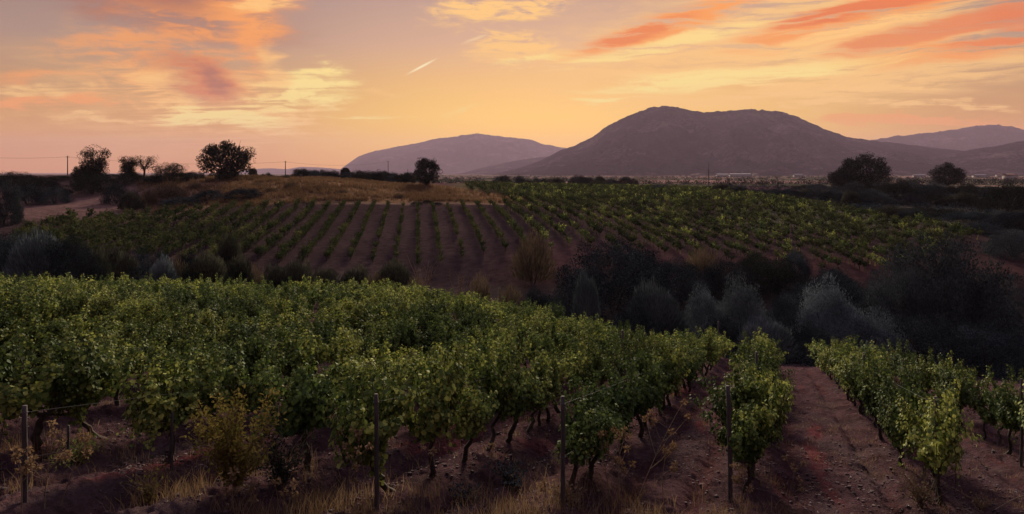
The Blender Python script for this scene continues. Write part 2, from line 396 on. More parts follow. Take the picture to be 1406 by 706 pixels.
def detail(X, Y):
    r = np.hypot(X, Y)
    s = X * DY - Y * DX; t = X * DX + Y * DY
    px = PX0 + F * X / np.maximum(Y, 0.5)
    infield = sstep(1.5, -2.0, Y - np.interp(px, _epx, _eY)) * (Y > 0)
    near = np.min(np.abs(s[..., None] - _rows), axis=-1) if s.size < 3e6 else 0
    ridge = 0.10 * np.exp(-(near / 0.38) ** 2) - 0.085 * np.exp(-((near - 0.74) / 0.15) ** 2) * (0.6 + 0.8 * vnoise(s * 0.4, t * 0.35, 88))
    clod = 0.13 * (fbm(X * 1.4, Y * 1.4, 3, 4) - 0.5) + 0.13 * (fbm(s * 4.0, t * 6.0, 9, 4) - 0.5) + 0.12 * np.abs(fbm(X * 8, Y * 8, 21, 3) - 0.5)
    track = 0.05 * (vnoise(s * 4.2, t * 0.5, 31) - 0.5)
    z = infield * (ridge + clod + track)
    z = z + (1 - infield) * sstep(40, 52, r) * (0.5 * (fbm(X * 0.12, Y * 0.12, 5, 4) - 0.5) + 0.16 * (fbm(X * 1.3, Y * 1.3, 6, 3) - 0.5)) * sstep(6000, 900, r)
    return z

def ground(X, Y):
    X = np.atleast_1d(np.asarray(X, float)); Y = np.atleast_1d(np.asarray(Y, float))
    return ground_smooth(X, Y) + detail(X, Y)
def gz(X, Y): return float(ground(X, Y)[0])
def at(px, Y): return (px - PX0) / F * Y
def zof(py, Y): return -(py - PY0) / F * Y

def soil_mat():
    m, N, out = new_mat('earth')
    at_ = N.add('ShaderNodeAttribute'); at_.attribute_name = 'earth_colour'
    g = N.add('ShaderNodeNewGeometry')
    n1 = N.noise(g.outputs['Position'], 1.1, 8.0, 0.65).outputs[0]
    n2 = N.noise(g.outputs['Position'], 9.0, 6.0, 0.7).outputs[0]
    n3 = N.noise(g.outputs['Position'], 0.02, 6.0, 0.6).outputs[0]
    v = N.math('ADD', N.math('MULTIPLY', n1, 0.9), N.math('MULTIPLY', n2, 0.7))
    v = N.math('ADD', v, N.math('MULTIPLY', n3, 0.5))
    v = N.range(v, 0.75, 1.35, 0.30, 1.75, False)
    mul = N.add('ShaderNodeVectorMath', operation='SCALE'); N.l.new(at_.outputs['Color'], mul.inputs[0]); N.l.new(v, mul.inputs['Scale'])
    p = N.add('ShaderNodeBsdfPrincipled'); N.l.new(mul.outputs[0], p.inputs['Base Color'])
    p.inputs['Roughness'].default_value = 1.0; p.inputs['Specular IOR Level'].default_value = 0.0
    b = N.add('ShaderNodeBump'); b.inputs['Strength'].default_value = 1.0; b.inputs['Distance'].default_value = 0.10
    N.l.new(N.math('ADD', n2, N.math('MULTIPLY', N.noise(g.outputs['Position'], 32.0, 4.0, 0.7).outputs[0], 0.5)), b.inputs['Height'])
    N.l.new(b.outputs[0], p.inputs['Normal']); N.l.new(p.outputs[0], out.inputs[0])
    return m

def build_ground():
    az = np.concatenate([np.linspace(-math.pi, -0.75, 50)[:-1], np.linspace(-0.75, 0.75, 900), np.linspace(0.75, math.pi, 50)[1:]])
    r = np.concatenate([np.geomspace(0.5, 7.5, 30)[:-1], np.geomspace(7.5, 52, 330)[:-1], np.geomspace(52, 330, 210)[:-1], np.geomspace(330, 15000, 70)])
    R, Az = np.meshgrid(r, az, indexing='ij')
    X, Y = R * np.sin(Az), R * np.cos(Az)
    Z = ground_smooth(X, Y)
    for i in range(0, len(r), 40): Z[i:i + 40] += detail(X[i:i + 40], Y[i:i + 40])
    nr, na = R.shape
    idx = np.arange(nr * na).reshape(nr, na)
    Q = np.stack([idx[:-1, :-1], idx[1:, :-1], idx[1:, 1:], idx[:-1, 1:]], -1).reshape(-1, 4)[:, ::-1]
    me = mesh_np('ground', np.stack([X, Y, Z], -1), Q, soil_mat(), True)
    px = PX0 + F * X / np.maximum(Y, 0.5)
    s = X * DY - Y * DX; t = X * DX + Y * DY
    w1 = fbm(X * 0.08, Y * 0.08, 41, 4) - 0.5; w2 = fbm(X * 0.5, Y * 0.5, 43, 4) - 0.5
    def lerp(c, k, f): return c + (np.array(k) - c) * f[..., None]
    c = np.ones(R.shape + (3,)) * np.array((0.074, 0.041, 0.045))
    # tilled soil between near rows: redder damp strips where the plough opened it
    red = sstep(0.74, 0.90, vnoise(s * 1.9 + w2 * 1.5, t * 0.16, 51) + 0.22 * (fbm(X * 2, Y * 2, 55, 3) - 0.5))
    c = lerp(c, (0.105, 0.033, 0.036), red * 0.85 * (Y < 56))
    c = lerp(c, (0.080, 0.055, 0.056), sstep(0.55, 0.75, fbm(s * 1.2, t * 0.5, 57, 4)) * 0.6 * (Y < 56))
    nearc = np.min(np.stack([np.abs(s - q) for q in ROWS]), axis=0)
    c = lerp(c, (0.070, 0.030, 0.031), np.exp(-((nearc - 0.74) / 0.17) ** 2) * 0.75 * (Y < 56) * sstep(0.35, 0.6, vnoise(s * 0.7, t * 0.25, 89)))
    # ravine
    edge = Y - np.interp(px, _epx, _eY)
    rav = sstep(2, 5, edge + 4 * w2) * sstep(78, 68, Y + 8 * w1)
    c = lerp(c, (0.050, 0.040, 0.036), rav * 0.9 * sstep(760, 720, px + 40 * w1) + rav * 0.9 * sstep(700, 780, px))
    # far slope soil
    mid = sstep(66, 72, Y + 6 * w1) * sstep(175, 150, Y)
    c = lerp(c, (0.046, 0.029, 0.030), mid)
    pinkish = mid * sstep(640, 760, px) * sstep(86, 72, Y + 8 * w1)
    c = lerp(c, (0.078, 0.037, 0.036), pinkish * 0.8)
    # bare earth at left and dry meadow on the knoll
    bare = sstep(100, 108, Y + 8 * w1) * sstep(150, 140, Y + 8 * w1) * sstep(330, 250, px + 60 * w1)
    c = lerp(c, (0.130, 0.076, 0.070), bare)
    ytop = np.interp(px, [0, 250, 450, 700, 760], [104, 112, 119, 121, 150])
    kn = sstep(0, 4, Y - ytop + 5 * w2) * sstep(190, 300, px + 70 * w1) * sstep(800, 690, px + 120 * w1 + 60 * w2 + np.maximum(Y - 135, 0) * 4)
    c = lerp(c, (0.165, 0.096, 0.052), kn * sstep(260, 220, Y))
    c = lerp(c, (0.15, 0.098, 0.072), sstep(0, 0.5, Y - ytop - 0.3 + w2) * sstep(3.2, 2.4, Y - ytop + w2) * sstep(430, 500, px) * sstep(840, 780, px))
    c = lerp(c, (0.085, 0.078, 0.036), sstep(150, 170, Y + 6 * w1) * sstep(600, 660, px) * sstep(1010, 960, px) * sstep(270, 240, Y))
    c = lerp(c, (0.066, 0.058, 0.044), sstep(95, 110, Y + 10 * w1) * sstep(1010, 1080, px - (Y - 150) * 1.2 + 60 * w1))
    # the far plain: patches of stubble, scrub and ploughed land
    far = sstep(230, 300, R)
    pl = vnoise(X / 130.0 + 3 * w1, Y / 90.0, 61)
    fc = lerp(np.ones_like(c) * np.array((0.060, 0.058, 0.040)), (0.21, 0.125, 0.110), sstep(0.50, 0.62, pl))
    fc = lerp(fc, (0.11, 0.080, 0.062), sstep(0.55, 0.65, vnoise(X / 210.0, Y / 120.0, 67)) * 0.7)
    c = c + (fc - c) * far[..., None]
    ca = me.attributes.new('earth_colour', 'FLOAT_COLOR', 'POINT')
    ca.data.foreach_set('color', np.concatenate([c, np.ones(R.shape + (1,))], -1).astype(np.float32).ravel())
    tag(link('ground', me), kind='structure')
build_ground()

# ------------------------------------------------------------------ mountains
def hill_mat(name, c0, c1, c2, sc_):
    m, N, out = new_mat(name)
    g = N.add('ShaderNodeNewGeometry')
    n1 = N.noise(g.outputs['Position'], sc_, 8.0, 0.62).outputs[0]
    n2 = N.noise(g.outputs['Position'], sc_ * 9, 6.0, 0.7).outputs[0]
    n4 = N.noise(g.outputs['Position'], sc_ * 0.35, 4.0, 0.6).outputs[0]
    v = N.math('ADD', N.math('ADD', N.math('MULTIPLY', n1, 0.36), N.math('MULTIPLY', n2, 0.36)), N.math('MULTIPLY', n4, 0.28))
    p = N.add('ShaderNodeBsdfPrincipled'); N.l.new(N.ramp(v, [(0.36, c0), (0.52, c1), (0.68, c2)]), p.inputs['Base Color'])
    p.inputs['Roughness'].default_value = 1.0; p.inputs['Specular IOR Level'].default_value = 0.0
    b = N.add('ShaderNodeBump'); b.inputs['Strength'].default_value = 1.0; b.inputs['Distance'].default_value = 30
    N.l.new(n2, b.inputs['Height']); N.l.new(b.outputs[0], p.inputs['Normal'])
    N.l.new(p.outputs[0], out.inputs[0])
    return m

def hills(name, ridge, D, front, backw, mat, seed, na=360, nr=90, rough=1.0):
    rp = np.array(ridge, float)
    pxs = np.linspace(rp[0, 0], rp[-1, 0], na)
    # smooth ridge through the listed points
    yy = np.interp(pxs, rp[:, 0], rp[:, 1])
    k = max(3, int(na / (rp[-1, 0] - rp[0, 0]) * 12)) | 1
    ker = np.hanning(k + 2)[1:-1]; ker /= ker.sum()
    yy = np.convolve(np.pad(yy, k // 2, 'edge'), ker, 'valid')
    azs = np.arctan((pxs - PX0) / F)
    Hh = (PY0 - yy) / F * D            # height above the eye at the ridge
    base = -30.0
    v = np.concatenate([np.linspace(-1, 0, int(nr * .62)), np.linspace(0, 1, nr - int(nr * .62) + 1)[1:]])
    A, T = np.meshgrid(azs, v)
    Yd = np.where(T < 0, D + T * front, D + T * backw)
    X, Y = np.tan(A) * Yd, Yd
    p = np.clip(1 - np.abs(T), 0, 1) ** 1.25
    H = (Hh - base)[None, :] * p
    amp = (Hh - base)[None, :] * 4 * p * (1 - p)
    q = 1.0 / D
    H += amp * 0.30 * rough * (fbm(X * q * 14 + T * 0.6, Y * q * 5, seed, 5) - 0.5)
    H -= amp * 0.30 * rough * np.abs(fbm(X * q * 30, Y * q * 9, seed + 3, 4) - 0.5) * 2
    H += (Hh - base)[None, :] * 0.045 * rough * (fbm(X * q * 150, Y * q * 150, seed + 8, 4) - 0.5) * (p > 0.02)
    end = sstep(0, 0.03, (pxs - pxs[0]) / (pxs[-1] - pxs[0])) * sstep(0, 0.03, (pxs[-1] - pxs) / (pxs[-1] - pxs[0]))
    Z = base + H * np.where(end < 1, end, 1)[None, :]
    n0, n1 = A.shape; idx = np.arange(n0 * n1).reshape(n0, n1)
    Q = np.stack([idx[:-1, :-1], idx[:-1, 1:], idx[1:, 1:], idx[1:, :-1]], -1).reshape(-1, 4)
    tag(link(name, mesh_np(name, np.stack([X, Y, Z], -1), Q, mat, True)), kind='structure')

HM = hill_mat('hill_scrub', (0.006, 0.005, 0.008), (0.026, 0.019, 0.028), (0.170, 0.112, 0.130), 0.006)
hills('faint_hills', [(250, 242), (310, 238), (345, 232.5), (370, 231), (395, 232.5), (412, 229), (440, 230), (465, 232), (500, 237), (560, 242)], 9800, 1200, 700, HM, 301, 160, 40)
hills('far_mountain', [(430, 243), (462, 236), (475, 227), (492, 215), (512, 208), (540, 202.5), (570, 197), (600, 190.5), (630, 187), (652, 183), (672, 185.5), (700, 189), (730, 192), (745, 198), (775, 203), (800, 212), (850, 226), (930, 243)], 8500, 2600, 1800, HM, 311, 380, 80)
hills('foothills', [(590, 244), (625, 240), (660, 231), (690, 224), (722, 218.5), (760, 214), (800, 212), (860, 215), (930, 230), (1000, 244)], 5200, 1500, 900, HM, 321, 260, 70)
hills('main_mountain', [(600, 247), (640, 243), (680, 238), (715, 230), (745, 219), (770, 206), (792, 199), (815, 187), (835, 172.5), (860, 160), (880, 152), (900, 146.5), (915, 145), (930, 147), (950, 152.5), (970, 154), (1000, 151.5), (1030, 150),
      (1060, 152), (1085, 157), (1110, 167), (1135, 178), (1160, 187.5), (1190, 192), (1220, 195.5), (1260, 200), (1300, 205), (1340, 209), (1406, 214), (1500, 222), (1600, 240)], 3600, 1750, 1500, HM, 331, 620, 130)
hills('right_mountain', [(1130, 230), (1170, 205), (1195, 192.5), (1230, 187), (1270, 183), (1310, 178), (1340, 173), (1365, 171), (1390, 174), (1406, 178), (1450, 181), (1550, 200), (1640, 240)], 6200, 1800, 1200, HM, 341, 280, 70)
hills('near_right_hills', [(1200, 242), (1250, 224), (1290, 212), (1330, 206), (1370, 200), (1406, 193), (1470, 186), (1560, 200), (1640, 240)], 3000, 1100, 800, HM, 351, 240, 70)

# ------------------------------------------------------------------ haze
def build_haze():
    g = Geo(); g.box((-8500, -200, -60), (8500, 11500, 520))
    m = bpy.data.materials.new('evening_haze'); m.use_nodes = True
    N = NT(m.node_tree); N.n.clear()
    out = N.add('ShaderNodeOutputMaterial'); v = N.add('ShaderNodeVolumePrincipled')
    v.inputs['Color'].default_value = (0.62, 0.47, 0.64, 1); v.inputs['Density'].default_value = 0.56e-4
    v.inputs['Anisotropy'].default_value = 0.2
    N.l.new(v.outputs[0], out.inputs['Volume'])
    tag(link('haze', g.mesh('haze', m)), kind='stuff', label='thin evening haze over the plain')
build_haze()

# ------------------------------------------------------------------ grapevines
def vine_parts(rg, leaves=1.0, size=(0.085, 0.135), H=1.7, shoots=17, width=1.0, lod=False):
    """local x runs along the row; returns wood arrays and leaf arrays"""
    wood = Geo()
    lean = rg.normal(0, 0.07, 2); hz = 0.50 + rg.uniform(-0.06, 0.12)
    n = 3 if lod else 7
    tt = np.linspace(0, 1, n)
    wob = np.cumsum(rg.normal(0, 0.035 if not lod else 0.03, (n, 2)), 0); wob[0] = 0
    tr = np.stack([lean[0] * tt + wob[:, 0], lean[1] * tt + wob[:, 1], -0.12 + (hz + 0.12) * tt], 1)
    wood.tube(tr, np.linspace(0.052, 0.032, n) * rg.uniform(0.85, 1.25), 4 if lod else 6)
    arms = []
    for sgn in (-1, 1):
        m = 3 if lod else 6
        u = np.linspace(0, 1, m)
        arm = tr[-1] + np.stack([sgn * 0.46 * u, rg.normal(0, 0.05) * u, 0.16 * np.sin(u * 1.6) + rg.normal(0, 0.012, m)], 1)
        arms.append(arm)
        if not lod: wood.tube(arm, np.linspace(0.028, 0.014, m), 6)
    P, T, Nn, S = [], [], [], []
    for i in range(shoots + (2 if not lod else 1)):
        stray = i >= shoots
        arm = arms[i % 2]; k = rg.uniform(0.0, 1.0)
        b = arm[0] + (arm[-1] - arm[0]) * k + np.array([0, 0, 0.05])
        side = rg.choice([-1, 1]); L = rg.uniform(0.65, 1.25) * H / 1.7
        out = rg.uniform(0.03, 0.42) * width
        droop = rg.uniform(0.15, 1.0) ** 1.3 * (1.5 if rg.random() < 0.55 else 0.7)
        if stray: L *= 1.3; out = rg.uniform(0.25, 0.75); droop = rg.uniform(0.25, 0.75)
        m = 9
        u = np.linspace(0, 1, m)
        pts = b + np.stack([rg.normal(0, 0.17) * u, side * out * np.sin(u * 1.5) * 1.05, L * (u * 1.08 - droop * 0.95 * u ** 2.4)], 1)
        pts += np.cumsum(rg.normal(0, 0.018, (m, 3)), 0)
        pts[:, 2] = np.maximum(pts[:, 2], 0.22)
        if not lod: wood.tube(pts, np.linspace(0.0085, 0.003, m), 4, False)
        nl = max(3, int(40 * leaves * L * (0.6 if stray else 1.0)))
        f = np.sort(rg.uniform(0.02, 1.0, nl)) * (m - 1)
        i0 = np.minimum(f.astype(int), m - 2); fr = (f - i0)[:, None]
        c = pts[i0] * (1 - fr) + pts[i0 + 1] * fr
        ax = norm(pts[i0 + 1] - pts[i0])
        rd = norm(rg.normal(0, 1, (nl, 3)) + np.array([0, side * 0.7, 0.15]))
        rd = norm(rd - 0.6 * (rd * ax).sum(1, keepdims=True) * ax)
        c = c + rd * rg.uniform(0.02, 0.10, nl)[:, None]
        P.append(c); T.append(rd * 0.5 + np.array([0, 0, -0.75]) + rg.normal(0, 0.25, (nl, 3)))
        outw = norm((c - np.array([0, 0, 0.85])) * np.array([0.5, 1.5, 0.9]))
        Nn.append(outw * 1.1 + np.array([0, 0, 0.22]) + rg.normal(0, 0.34, (nl, 3)))
        S.append(rg.uniform(size[0], size[1], nl) * (1.0 - 0.35 * (f / (m - 1)) ** 3))
    LV, LQ = leaf_cards(np.concatenate(P), np.concatenate(T), np.concatenate(Nn), np.concatenate(S))
    return wood.arr(), (LV, LQ)

NEAR = []
for i in range(12):
    rg = np.random.default_rng(100 + i)
    (wv, wq), (lv, lq) = vine_parts(rg, 2.9, (0.040, 0.080), rg.uniform(1.5, 1.8), 20, rg.uniform(0.60, 0.92))
    NEAR.append((mesh_np('vine_trunk', wv, wq, M['bark'], True), mesh_np('vine_foliage', lv, lq, M['vine'])))
LOD1 = []
for i in range(8):
    rg = np.random.default_rng(200 + i)
    LOD1.append(vine_parts(rg, 1.2, (0.068, 0.115), rg.uniform(1.5, 1.85), 15, 0.75, True))
LOD2 = []
for i in range(8):
    rg = np.random.default_rng(300 + i)
    LOD2.append(vine_parts(rg, 0.36, (0.12, 0.20), rg.uniform(1.4, 1.7), 11, 0.95, True))
LOD3 = []
for i in range(6):
    rg = np.random.default_rng(400 + i)
    LOD3.append(vine_parts(rg, 0.13, (0.28, 0.45), 1.4, 7, 1.1, True))

ORD = ['first', 'second', 'third', 'fourth', 'fifth', 'sixth', 'seventh', 'eighth', 'ninth', 'tenth', 'eleventh', 'twelfth', 'thirteenth', 'fourteenth', 'fifteenth', 'sixteenth',
       'seventeenth', 'eighteenth', 'nineteenth', 'twentieth']
def ordinal(n):
    if n <= 20: return ORD[n - 1]
    return {2: 'twenty', 3: 'thirty', 4: 'forty'}[n // 10] + '-' + ORD[n % 10 - 1] if n % 10 else {3: 'thirtieth', 4: 'fortieth'}[n // 10]

# where the first vine of a row stands (world Y); the rows further left begin on the camera's left
ROW_START = {18.0: 20, 15.5: 19.5, 13.0: 19, 10.5: 17.5, 7.9: 15.6, 5.33: 14.7, 2.63: 11.3, -0.42: 10.9, -2.86: 10.2, -4.93: 9.7, -6.75: 10.6, -8.4: 10.2, -10.3: 10.3}
ROW_NAME = {5.33: 'in the row headed by the post at the right edge', 2.63: 'in the row bordering the right side of the bare soil lanes',
            -0.42: 'in the lone row between the two bare soil lanes', -2.86: 'in the row bordering the left side of the bare soil lanes',
            -4.93: 'in the second row left of the soil lanes', -6.75: 'in the third row left of the soil lanes', -8.4: 'in the fourth row left of the soil lanes',
            -10.3: 'in the fifth row left of the soil lanes', 7.9: 'in the third row right of the soil lanes', 10.5: 'in the fourth row right of the soil lanes'}
cand = []
vr = np.random.default_rng(11)
for ri, s in enumerate(ROWS):
    y0 = ROW_START.get(s, 10.3)
    t = (y0 + s * DX) / DY if True else 0
    k = 0
    while True:
        X, Y = s * DY + t * DX, -s * DX + t * DY
        px = PX0 + F * X / Y
        if Y > np.interp(px, _epx, _eY) or px > 1520: break
        if px > -70:
            k += 1
            if vr.random() > 0.035 or k < 12:
                cand.append([Y, X + vr.normal(0, 0.04), Y + vr.normal(0, 0.05), s, k, px])
        t += 1.02 + vr.normal(0, 0.08)
cand.sort(key=lambda c: c[0])
inview = [c for c in cand if -8 < c[5] < 1414]
chosen = set(id(c) for c in inview[:298])
rest = [c for c in cand if id(c) not in chosen]
czs = ground([c[1] for c in cand], [c[2] for c in cand])
zmap = {id(c): float(z) for c, z in zip(cand, czs)}
for c in cand:
    if id(c) not in chosen: continue
    Y_, X, Y, s, k, px = c
    v = int(vr.integers(0, len(NEAR)))
    e = link('grapevine', None, None, (X, Y, zmap[id(c)]))
    e.empty_display_size = 0.2
    e.rotation_euler = (0, 0, math.pi / 2 - HD + (math.pi if vr.random() < 0.5 else 0) + vr.normal(0, 0.15))
    sc_ = vr.uniform(0.88, 1.12); e.scale = (sc_ * vr.uniform(1.05, 1.25), sc_ * vr.uniform(0.85, 1.15) * (1.05 if s < -5.5 else 0.95), sc_ * (vr.uniform(0.90, 1.16) if s > -1 else vr.uniform(0.76, 1.12)))
    link('trunk', NEAR[v][0], e); link('foliage', NEAR[v][1], e)
    if s in ROW_NAME and s > -7:
        lab = ordinal(k) + ' leafy grapevine ' + ROW_NAME[s]
    elif s in ROW_NAME:
        lab = 'dense green grapevine ' + ROW_NAME[s]
        lab = ordinal(k) + ' visible grapevine ' + ROW_NAME[s]
    elif s > 10: lab = 'leafy grapevine in the outer rows at the right edge, beyond the fourth row'
    else: lab = 'dense green grapevine in the back rows of the left field, row %s behind the fifth' % ordinal(max(1, ROWS.index(s) - 12))
    tag(e, lab, 'grapevine', 'grapevines of the near vineyard')

def place(arrs, X, Y, Z, ang, sx, sy, sz, V, Q, off):
    ca, sa = math.cos(ang), math.sin(ang)
    for (v, q) in arrs:
        x, y, z = v[:, 0] * sx, v[:, 1] * sy, v[:, 2] * sz
        V.append(np.stack([x * ca - y * sa + X, x * sa + y * ca + Y, z + Z], 1)); Q.append(q + off[0]); off[0] += len(v)

# the far slope: rows run up and away; sparse young vines in its middle
mid = []
for i in range(-70, 70):
    s = i * 2.5
    for j in range(0, 190):
        t = 60 + j * 0.92 + vr.normal(0, 0.08)
        X, Y = s * MY + t * MX, -s * MX + t * MY
        if Y < 60: continue
        px = PX0 + F * X / Y
        if px < 20 or px > 1345: continue
        if 640 < px < 705 and 128 < Y < 222 and Y > 128 + (705 - px) * 0.5:
            if vr.random() < 0.9: mid.append((X, Y, 0.9 * vr.uniform(0.7, 1.2), px))
            continue
        if px < 700:
            yb = np.interp(px, [20, 200, 430, 600, 700], [76, 74, 74, 75, 79]); yt = np.interp(px, [20, 60, 100, 250, 450, 700], [92, 100, 105, 110.5, 117, 120])
            dens = np.interp(px, [0, 330, 440, 520, 640, 700], [0.97, 0.97, 0.85, 0.72, 0.72, 0.9]); sz = np.interp(px, [0, 330, 460, 560, 650, 720], [1.10, 1.08, 0.92, 0.66, 0.70, 0.95])
        else:
            yb = np.interp(px, [700, 760, 900, 1000, 1150, 1250, 1345], [79, 80, 77, 77, 72, 74, 90]); yt = np.interp(px, [700, 716, 740, 900, 1000, 1100, 1200, 1345], [150, 215, 224, 225, 172, 140, 116, 95])
            dens = 0.80; sz = 0.92
            if Y < 90 and px > 780: sz = 0.95; dens = 0.8
        yb += vr.normal(0, 1.2)
        if Y < yb or Y > yt or vr.random() > dens: continue
        mid.append((X, Y, sz * vr.uniform(0.75, 1.2), px))
mz = ground([m[0] for m in mid], [m[1] for m in mid])
V, Q, off = [], [], [0]
marks = []
for c in rest:
    a = LOD1[int(vr.integers(0, 8))]
    sc_ = vr.uniform(0.9, 1.12)
    place(a, c[1], c[2], zmap[id(c)], math.pi / 2 - HD + vr.choice([0, math.pi]) + vr.normal(0, 0.12), sc_ * 1.05, sc_ * vr.uniform(0.9, 1.2) * 1.0, sc_ * vr.uniform(0.70, 1.05), V, Q, off)
order = sorted(range(len(mid)), key=lambda i: mid[i][3] < 700)
for i_ in order:
    (X, Y, s_, px), z = mid[i_], mz[i_]
    if px < 700 and not marks: marks.append(len(Q))
    a = LOD3[int(vr.integers(0, 6))] if Y > 135 else LOD2[int(vr.integers(0, 8))]
    if Y > 140: s_ *= max(0.55, 1 - (Y - 140) * 0.006)
    place(a, X, Y, float(z), math.pi / 2 - MD + vr.choice([0, math.pi]) + vr.normal(0, 0.15), s_, s_, s_ * vr.uniform(0.9, 1.1), V, Q, off)
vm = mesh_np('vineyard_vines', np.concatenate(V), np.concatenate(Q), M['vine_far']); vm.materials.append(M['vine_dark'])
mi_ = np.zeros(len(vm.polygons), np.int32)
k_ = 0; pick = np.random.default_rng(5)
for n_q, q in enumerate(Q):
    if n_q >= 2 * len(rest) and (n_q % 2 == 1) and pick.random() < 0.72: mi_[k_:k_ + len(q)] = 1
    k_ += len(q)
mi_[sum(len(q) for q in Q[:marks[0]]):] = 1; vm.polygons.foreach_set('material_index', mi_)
tag(link('vineyard_vines', vm),
    'rows of smaller grapevines at the back of the near field and across the far slope', 'grapevines', kind='stuff')
print('vines', len(chosen), len(rest), len(mid))

# ------------------------------------------------------------------ shrubs and trees
def clump_leaves(rg, centres, radii, per, size, shape, up=0.4, spread=1.0):
    P, T, Nn, S = [], [], [], []
    for c, r in zip(centres, radii):
        n = max(3, int(per * rg.uniform(0.7, 1.3)))
        d = norm(rg.normal(0, 1, (n, 3))); q = rg.uniform(0.35, 1.0, n) ** 0.6
        P.append(c + d * (q * r)[:, None] * np.array([1, 1, 0.85]))
        T.append(d * spread + np.array([0, 0, up]) + rg.normal(0, 0.45, (n, 3)))
        Nn.append(d + np.array([0, 0, 0.6]) + rg.normal(0, 0.6, (n, 3)))
        S.append(rg.uniform(size[0], size[1], n))
    return leaf_cards(np.concatenate(P), np.concatenate(T), np.concatenate(Nn), np.concatenate(S), shape, 0.1)

def shrub_mesh(seed, mat, kind):
    """unit shrub: about 2 wide, 1.25 high, standing on z = 0"""
    rg = np.random.default_rng(seed)
    C, Rr = [], []
    n = 135
    for i in range(n):
        a = rg.uniform(0, 2 * math.pi); e = math.asin(rg.uniform(-0.05, 1)); q = rg.uniform(0.45, 1.0) ** 0.5
        lump = 0.80 + 0.38 * vnoise(np.array([math.cos(a) * 1.4 + 5]), np.array([math.sin(a) * 1.4 + e * 2.0]), seed)[0]
        C.append(np.array([math.cos(a) * math.cos(e), math.sin(a) * math.cos(e), math.sin(e) * 0.95 + 0.14]) * q * lump)
        Rr.append(rg.uniform(0.14, 0.27))
    if kind == 'round': return mesh_np('shrub_foliage', *clump_leaves(rg, C, Rr, 165, (0.020, 0.042), 'oval', 0.5), mat)
    if kind == 'olive':
        return mesh_np('shrub_foliage', *clump_leaves(rg, C, [r * 1.15 for r in Rr], 165, (0.024, 0.05), 'oval', 1.0, 0.8), mat)
    # broom: fine upright wands fanning out of the base
    m = 9000 if kind != 'wisp' else 2600
    az = rg.uniform(0, 2 * math.pi, m); sp = np.arccos(rg.uniform(0.12, 1.0, m)); q = rg.uniform(0.15, 1.0, m) ** 0.6
    lump = 0.8 + 0.35 * vnoise(np.cos(az) * 2 + 9, np.sin(az) * 2 + sp * 2, seed)
    d = np.stack([np.cos(az) * np.sin(sp), np.sin(az) * np.sin(sp), np.cos(sp)], 1)
    P = d * (q * lump)[:, None] * np.array([1.0, 1.0, 1.12])
    T = d + np.array([0, 0, 0.55]) + rg.normal(0, 0.2, (m, 3))
    return mesh_np('shrub_foliage', *leaf_cards(P, T, rg.normal(0, 1, (m, 3)), rg.uniform(0.07, 0.17, m), 'blade', 0.1), mat)

def stem_mesh(seed, h=0.8, n=5):
    rg = np.random.default_rng(seed); g = Geo()
    for i in range(n):
        a = rg.uniform(0, 2 * math.pi); u = np.linspace(0, 1, 5)
        g.tube(np.stack([math.cos(a) * (0.04 + 0.5 * u ** 1.3), math.sin(a) * (0.04 + 0.5 * u ** 1.3), -0.06 + h * u], 1) + np.cumsum(rg.normal(0, 0.015, (5, 3)), 0), np.linspace(0.035, 0.012, 5), 6)
    return g.mesh('shrub_stem', M['bark'], True)

SH = {k: [(shrub_mesh(500 + 10 * j + i, M[mm], kind), stem_mesh(700 + 10 * j + i)) for i in range(3)]
      for j, (k, mm, kind) in enumerate([('dark', 'shrub', 'round'), ('olive', 'olive', 'olive'), ('broom', 'broom', 'broom'), ('tan', 'tan', 'wisp'), ('grey', 'silver', 'broom'), ('silver', 'silver', 'olive'), ('wood', 'tree', 'round')])}
sr = np.random.default_rng(21)
def shrub(px, py_top, w_px, Y, kind, label, group, parts=True, depth=1.0):
    X = at(px, Y); zb = gz(X, Y); zt = zof(py_top, Y)
    h = max(0.5, zt - zb); r = w_px / 2 * Y / F
    fm, sm = SH[kind][int(sr.integers(0, 3))]
    if parts:
        e = link('shrub', None, None, (X, Y, zb - 0.05)); link('foliage', fm, e); link('stem', sm, e)
    else: e = link('shrub', fm, None, (X, Y, zb - 0.05))
    e.rotation_euler = (0, 0, sr.uniform(0, 6.28))
    e.scale = (r / 1.02, r / 1.02 * depth, h / 1.22)
    return tag(e, label, 'shrub', group)

